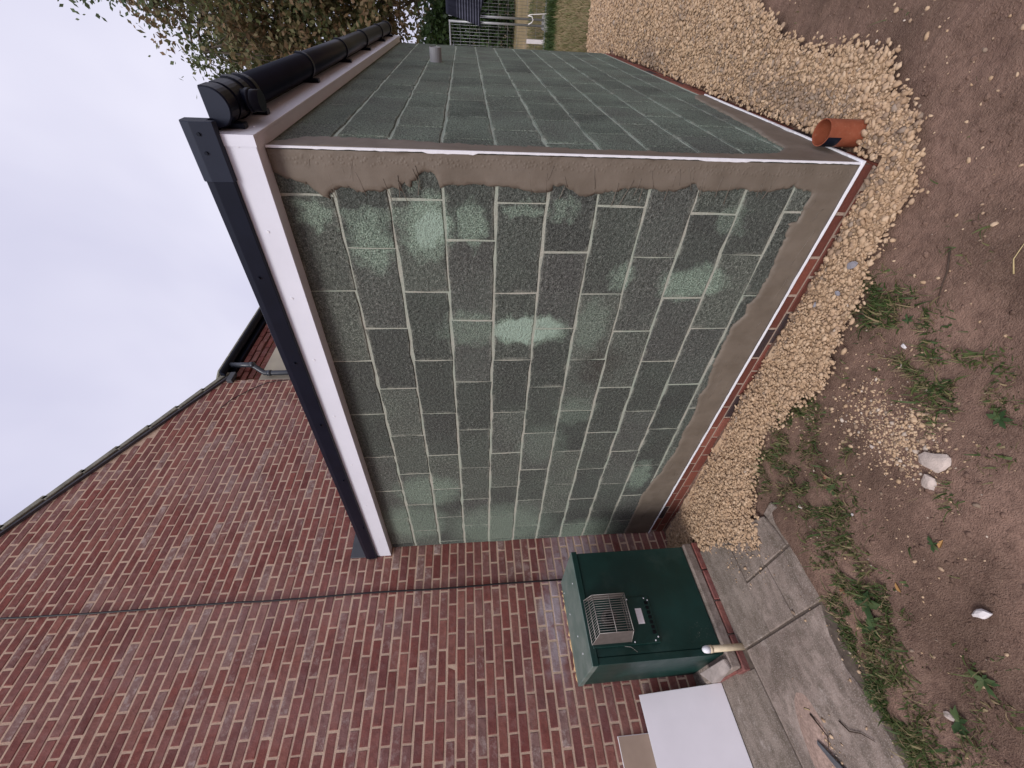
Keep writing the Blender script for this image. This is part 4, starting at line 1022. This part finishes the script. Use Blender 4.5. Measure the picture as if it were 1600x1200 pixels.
for q in [(-1.51,-1.31,.075,9,1,'broad grey green weed rosette in the middle of the grass strip'),(-1.555,-1.39,.06,7,2,'broad leaved weed just below the larger rosette in grass'),(-1.25,-1.65,.050,8,3,'bright green lone weed rosette on soil near the white stone'),
          (-1.04,-1.24,.030,5,4,'tiny weed seedling alone on bare soil'),(-1.30,-.83,.050,6,5,'leafy weed at the bend of the grass strip'),(-.53,-1.03,.038,6,6,'small weed with upright leaves by the bare soil edge'),
          (-1.70,-1.78,.07,8,7,'large leaved weed among grass at the path end'),(-.445,-.555,.028,6,8,'yellowish small weed in the tufts nearest the corner'),(-1.46,-1.74,.055,7,9,'spreading weed on soil between path and white stone'),(-1.80,-1.62,.045,6,10,'weed growing against the edge of the path slab')]: weed(*q)

# ------------------------------------------------------------------ temporary fence, jacket, field, trees
gal = m_plain('galvanised', (.40,.40,.40), .45, .5, .12, 20, 0, .7)
def fence_panel(x0, x1, y, tilt, label):
    t = thing('mesh_fence', (x0, y, .0), label, 'fence', 'temporary mesh fences')
    zb, zt = .07, 2.0
    for x in (x0, x1): tubes('post', [[(x,y,-.02),(x,y,zt)]], .020, gal, t, n=10)
    for z in (zb, zt-.02): tubes('rail', [[(x0,y,z),(x1,y,z)]], .017, gal, t, n=10)
    n = int((x1-x0)/.05); tubes('wire_mesh', [[(x0+(x1-x0)*k/n,y+.002,zb),(x0+(x1-x0)*k/n,y+.002,zt)] for k in range(1,n)]+[[(x0,y-.003,z),(x1,y-.003,z)] for z in np.arange(.26,1.95,.19)], .0022, gal, t, n=4, kind='stuff')
    return t
fence_panel(-3.35, .045, 9.02, 0, 'galvanised mesh fence panel partly hidden by the long block wall')
fence_panel(.135, 3.55, 9.10, 0, 'galvanised mesh fence panel with the dark jacket at its post')
fm_ = m_plain('fence_foot_concrete', (.33,.31,.29), .95, .2, .2, 20, .5)
for x, lb in ((.09,'concrete block foot under the joined fence posts'),(-3.35,'concrete block foot at the hidden end of the fence')):
    box('fence_block', x-.12, x+.12, 8.72, 9.40, -.03, .10, fm_, None, .02, label=lb, cat='fence block')
wc = m_plain('white_cable', (.70,.66,.62), .5, .3)
tubes('fence_clip', [[(.06,8.99,.42),(.09,8.97,.36),(.13,8.98,.33),(.18,8.99,.36),(.19,9.0,.44)],[(.19,9.0,.44),(.30,9.0,.43),(.33,9.0,.40),(.33,9.0,.06)]][0:1], .010, wc, None, n=6, label='pale bent clip joining the two fence posts', cat='clip')
tubes('white_rope', [[(.20,9.0,.42),(.21,8.99,.36),(.23,8.99,.10),(.24,8.98,.02)]], .008, wc, None, n=6, label='white rope hanging down beside the fence post', cat='rope')
link('paper_notice', bevel_mesh('paper_notice', box_v(-.235,-.165,8.985,8.992,.06,.44), BOXF, m_plain('notice_white',(.70,.64,.64),.8,.2,.08,40), .001), label='narrow white strip of sheeting caught on the fence mesh', cat='sheeting')
def make_jacket():
    jm = NB('striped_cloth', .9, .2); sx = jm.n('ShaderNodeSeparateXYZ'); jm.set(sx.inputs[0], jm.pos)
    w = jm.math('SINE', jm.math('MULTIPLY', sx.outputs[2], 2*math.pi/.052)); low = jm.mapr(sx.outputs[2], 1.86, 1.80)
    jm.color(jm.mix(jm.math('MULTIPLY', jm.mapr(w,.55,.8,0,1), low), (.014,.015,.026), (.13,.135,.18)))
    nx, nz = 34, 26; V = []; F = []
    for j in range(nz+1):
        q = j/nz
        for i in range(nx+1):
            u = i/nx
            # draped over the top rail: hangs on the near side, longer near its left edge
            left = -.02+.17*(1-q)**.9; x = left+(.75-left)*u; drop = .68
            fold = .035*math.sin(u*17+q*1.5)*min(1,q*3)+.02*math.sin(u*31+2)
            z = 2.035-drop*q*(1-.05*math.sin(u*9)); y = 9.00-.045-.05*q*(1-q)+fold*.8
            if q == 0: y = 9.08; z = 2.035
            V.append((x,y,z))
    for j in range(nz):
        for i in range(nx): F.append((j*(nx+1)+i,j*(nx+1)+i+1,(j+1)*(nx+1)+i+1,(j+1)*(nx+1)+i))
    me = new_mesh('jacket', V, F, jm.m, smooth=True); o = link('jacket', me, label='dark navy striped jacket draped over the top of the fence', cat='jacket')
    md = o.modifiers.new('thick','SOLIDIFY'); md.thickness = .012
make_jacket()

def tree(name, base, centre, rad, nclump, per, leaf, lm, bark, seed, label, squash=.62, limb=.11, spread=.42):
    r = random.Random(seed); rng = np.random.default_rng(seed)
    t = thing(name, base, label, 'tree')
    C0 = Vector(centre); B0 = Vector(base); cl = []
    while len(cl) < nclump:
        d = Vector((r.gauss(0,1),r.gauss(0,1),r.gauss(0,1))).normalized(); q = r.random()**.42
        p = C0+Vector((d.x*rad[0]*q, d.y*rad[1]*q, d.z*rad[2]*q))
        if vnoise(np.array([p.x*1.0+p.y*.6]),np.array([p.z+p.y*.3]),.55,seed)[0] < .30: continue
        cl.append(p)
    V, F = [], []
    def add(path, rr, n=7):
        v, f = tube_v(path, rr, n, False); o = len(V); V.extend(v); F.extend([tuple(i+o for i in q) for q in f])
    top = C0+Vector((0,0,rad[2]*.35)); trunk = []
    for k in range(8):
        q = k/7; trunk.append(B0.lerp(top,q)+Vector((r.uniform(-.15,.15),r.uniform(-.15,.15),0))*q)
    add([p+Vector((0,0,-.3)) if k == 0 else p for k,p in enumerate(trunk)], [limb*3.0*(1-.8*k/7)+.03 for k in range(8)], 12)
    nodes = [trunk[k] for k in range(2,8)]
    far = sorted(cl, key=lambda p: -(p-C0).length)[:max(10,nclump//9)]
    for p in far:
        s = min(nodes[:6], key=lambda n: (n-p).length*(1 if n.z < p.z+.5 else 1.8)); pts = [s]
        for k in range(1,6):
            q = k/5; pts.append(s.lerp(p,q)+Vector((r.uniform(-.22,.22),r.uniform(-.22,.22),.35*math.sin(math.pi*q)+r.uniform(-.15,.15))) * (1 if k < 5 else 0))
        add(pts, [limb*(1-.85*k/5)+.008 for k in range(6)], 7); nodes += pts[1:]
    for p in cl:
        s = min(nodes, key=lambda n: (n-p).length)
        if (s-p).length > .05: add([s, s.lerp(p,.5)+Vector((r.uniform(-.15,.15),r.uniform(-.15,.15),r.uniform(0,.2))), p], [.028,.018,.008], 5)
        for _ in range(3):
            e = p+Vector((r.gauss(0,.4),r.gauss(0,.4),r.gauss(0,.28))); add([p,e],[.010,.004],4)
    link('trunk', new_mesh('trunk', V, F, bark, smooth=True), t)
    P = np.array([(p.x,p.y,p.z) for p in cl]); N = nclump*per
    c = np.repeat(P,per,0)+rng.normal(0,1,(N,3))*np.array([spread,spread,spread*squash])
    sz = leaf*rng.uniform(.6,1.25,N); a = rng.normal(0,1,(N,3)); a /= np.linalg.norm(a,axis=1)[:,None]; b = rng.normal(0,1,(N,3)); b = np.cross(a,b); b /= np.linalg.norm(b,axis=1)[:,None]
    Q = np.stack([c-a*sz[:,None]*.5, c+b*sz[:,None]*.27, c+a*sz[:,None]*.5, c-b*sz[:,None]*.27],1).reshape(-1,3)
    T = np.arange(N*4).reshape(N,4)
    sh = np.clip(np.repeat(rng.random(nclump),per)*.6+rng.random(N)*.4,0,1)
    link('crown', fast_mesh('crown', Q, T, lm, sh), t)
bark = m_plain('bark', (.085,.070,.055), .95, .15, .3, 14, .8)
AUT = m_leaf('autumn_leaf', [(0,(.065,.088,.036)),(.35,(.125,.145,.060)),(.55,(.175,.155,.075)),(.74,(.215,.135,.075)),(.88,(.24,.17,.095)),(1,(.10,.12,.048))], .35)
GRN = m_leaf('green_leaf', [(0,(.050,.080,.040)),(.5,(.090,.130,.062)),(1,(.150,.185,.095))], .35)
HED = m_leaf('hedge_leaf', [(0,(.012,.026,.008)),(.5,(.035,.065,.018)),(1,(.085,.12,.035))], .25)
tree('autumn_tree', (1.3,17.6,0), (1.1,17.4,7.3), (4.0,3.5,4.6), 350, 135, .19, AUT, bark, 31, 'tall tree with browning autumn leaves behind the black gutter')
tree('green_tree', (3.2,17.8,0), (2.3,17.0,12.4), (2.8,2.4,2.3), 170, 200, .18, GRN, bark, 44, 'taller grey green tree at the top beside the autumn tree')
def hedge(name, x0, x1, y0, y1, h, n, leaf, lm, label, seed):
    rng = np.random.default_rng(seed); t = thing(name, ((x0+x1)/2,y0,0), label, 'hedge')
    V, F = [], []
    for k in range(int((x1-x0)/.8)):
        x = x0+.8*k+rng.uniform(-.2,.2); v, f = tube_v([(x,(y0+y1)/2,-.2),(x+rng.uniform(-.3,.3),(y0+y1)/2,h*.5),(x+rng.uniform(-.5,.5),(y0+y1)/2,h*.85)],[.06,.04,.01],6,False); o = len(V); V += v; F += [tuple(i+o for i in q) for q in f]
    link('stems', new_mesh('stems', V, F, bark), t)
    x = rng.uniform(x0,x1,n); y = y0+(y1-y0)*rng.random(n)**1.5; top = h*(.82+.35*vnoise(x,y,.55,seed)); z = top*rng.random(n)**.8
    y += .5*(vnoise(x,z,.9,seed+1)-.5)
    c = np.stack([x,y,z],-1); sz = leaf*rng.uniform(.6,1.3,n); a = rng.normal(0,1,(n,3)); a /= np.linalg.norm(a,axis=1)[:,None]; b = np.cross(a,rng.normal(0,1,(n,3))); b /= np.linalg.norm(b,axis=1)[:,None]
    Q = np.stack([c-a*sz[:,None]*.5,c+b*sz[:,None]*.3,c+a*sz[:,None]*.5,c-b*sz[:,None]*.3],1).reshape(-1,3)
    sh = np.clip(.6*vnoise(x,z,.8,seed+2)+.4*rng.random(n),0,1)
    link('foliage', fast_mesh('foliage', Q, np.arange(n*4).reshape(n,4), lm, sh), t)
hedge('hedge', -7, 9, 27, 29, 4.1, 16000, .26, HED, 'dense dark green hedge at the far side of the field', 3)
hedge('shrub', -1.7, .55, 16.5, 18.2, 2.6, 6500, .16, HED, 'rounded dark green shrub in the field behind the fence', 8)
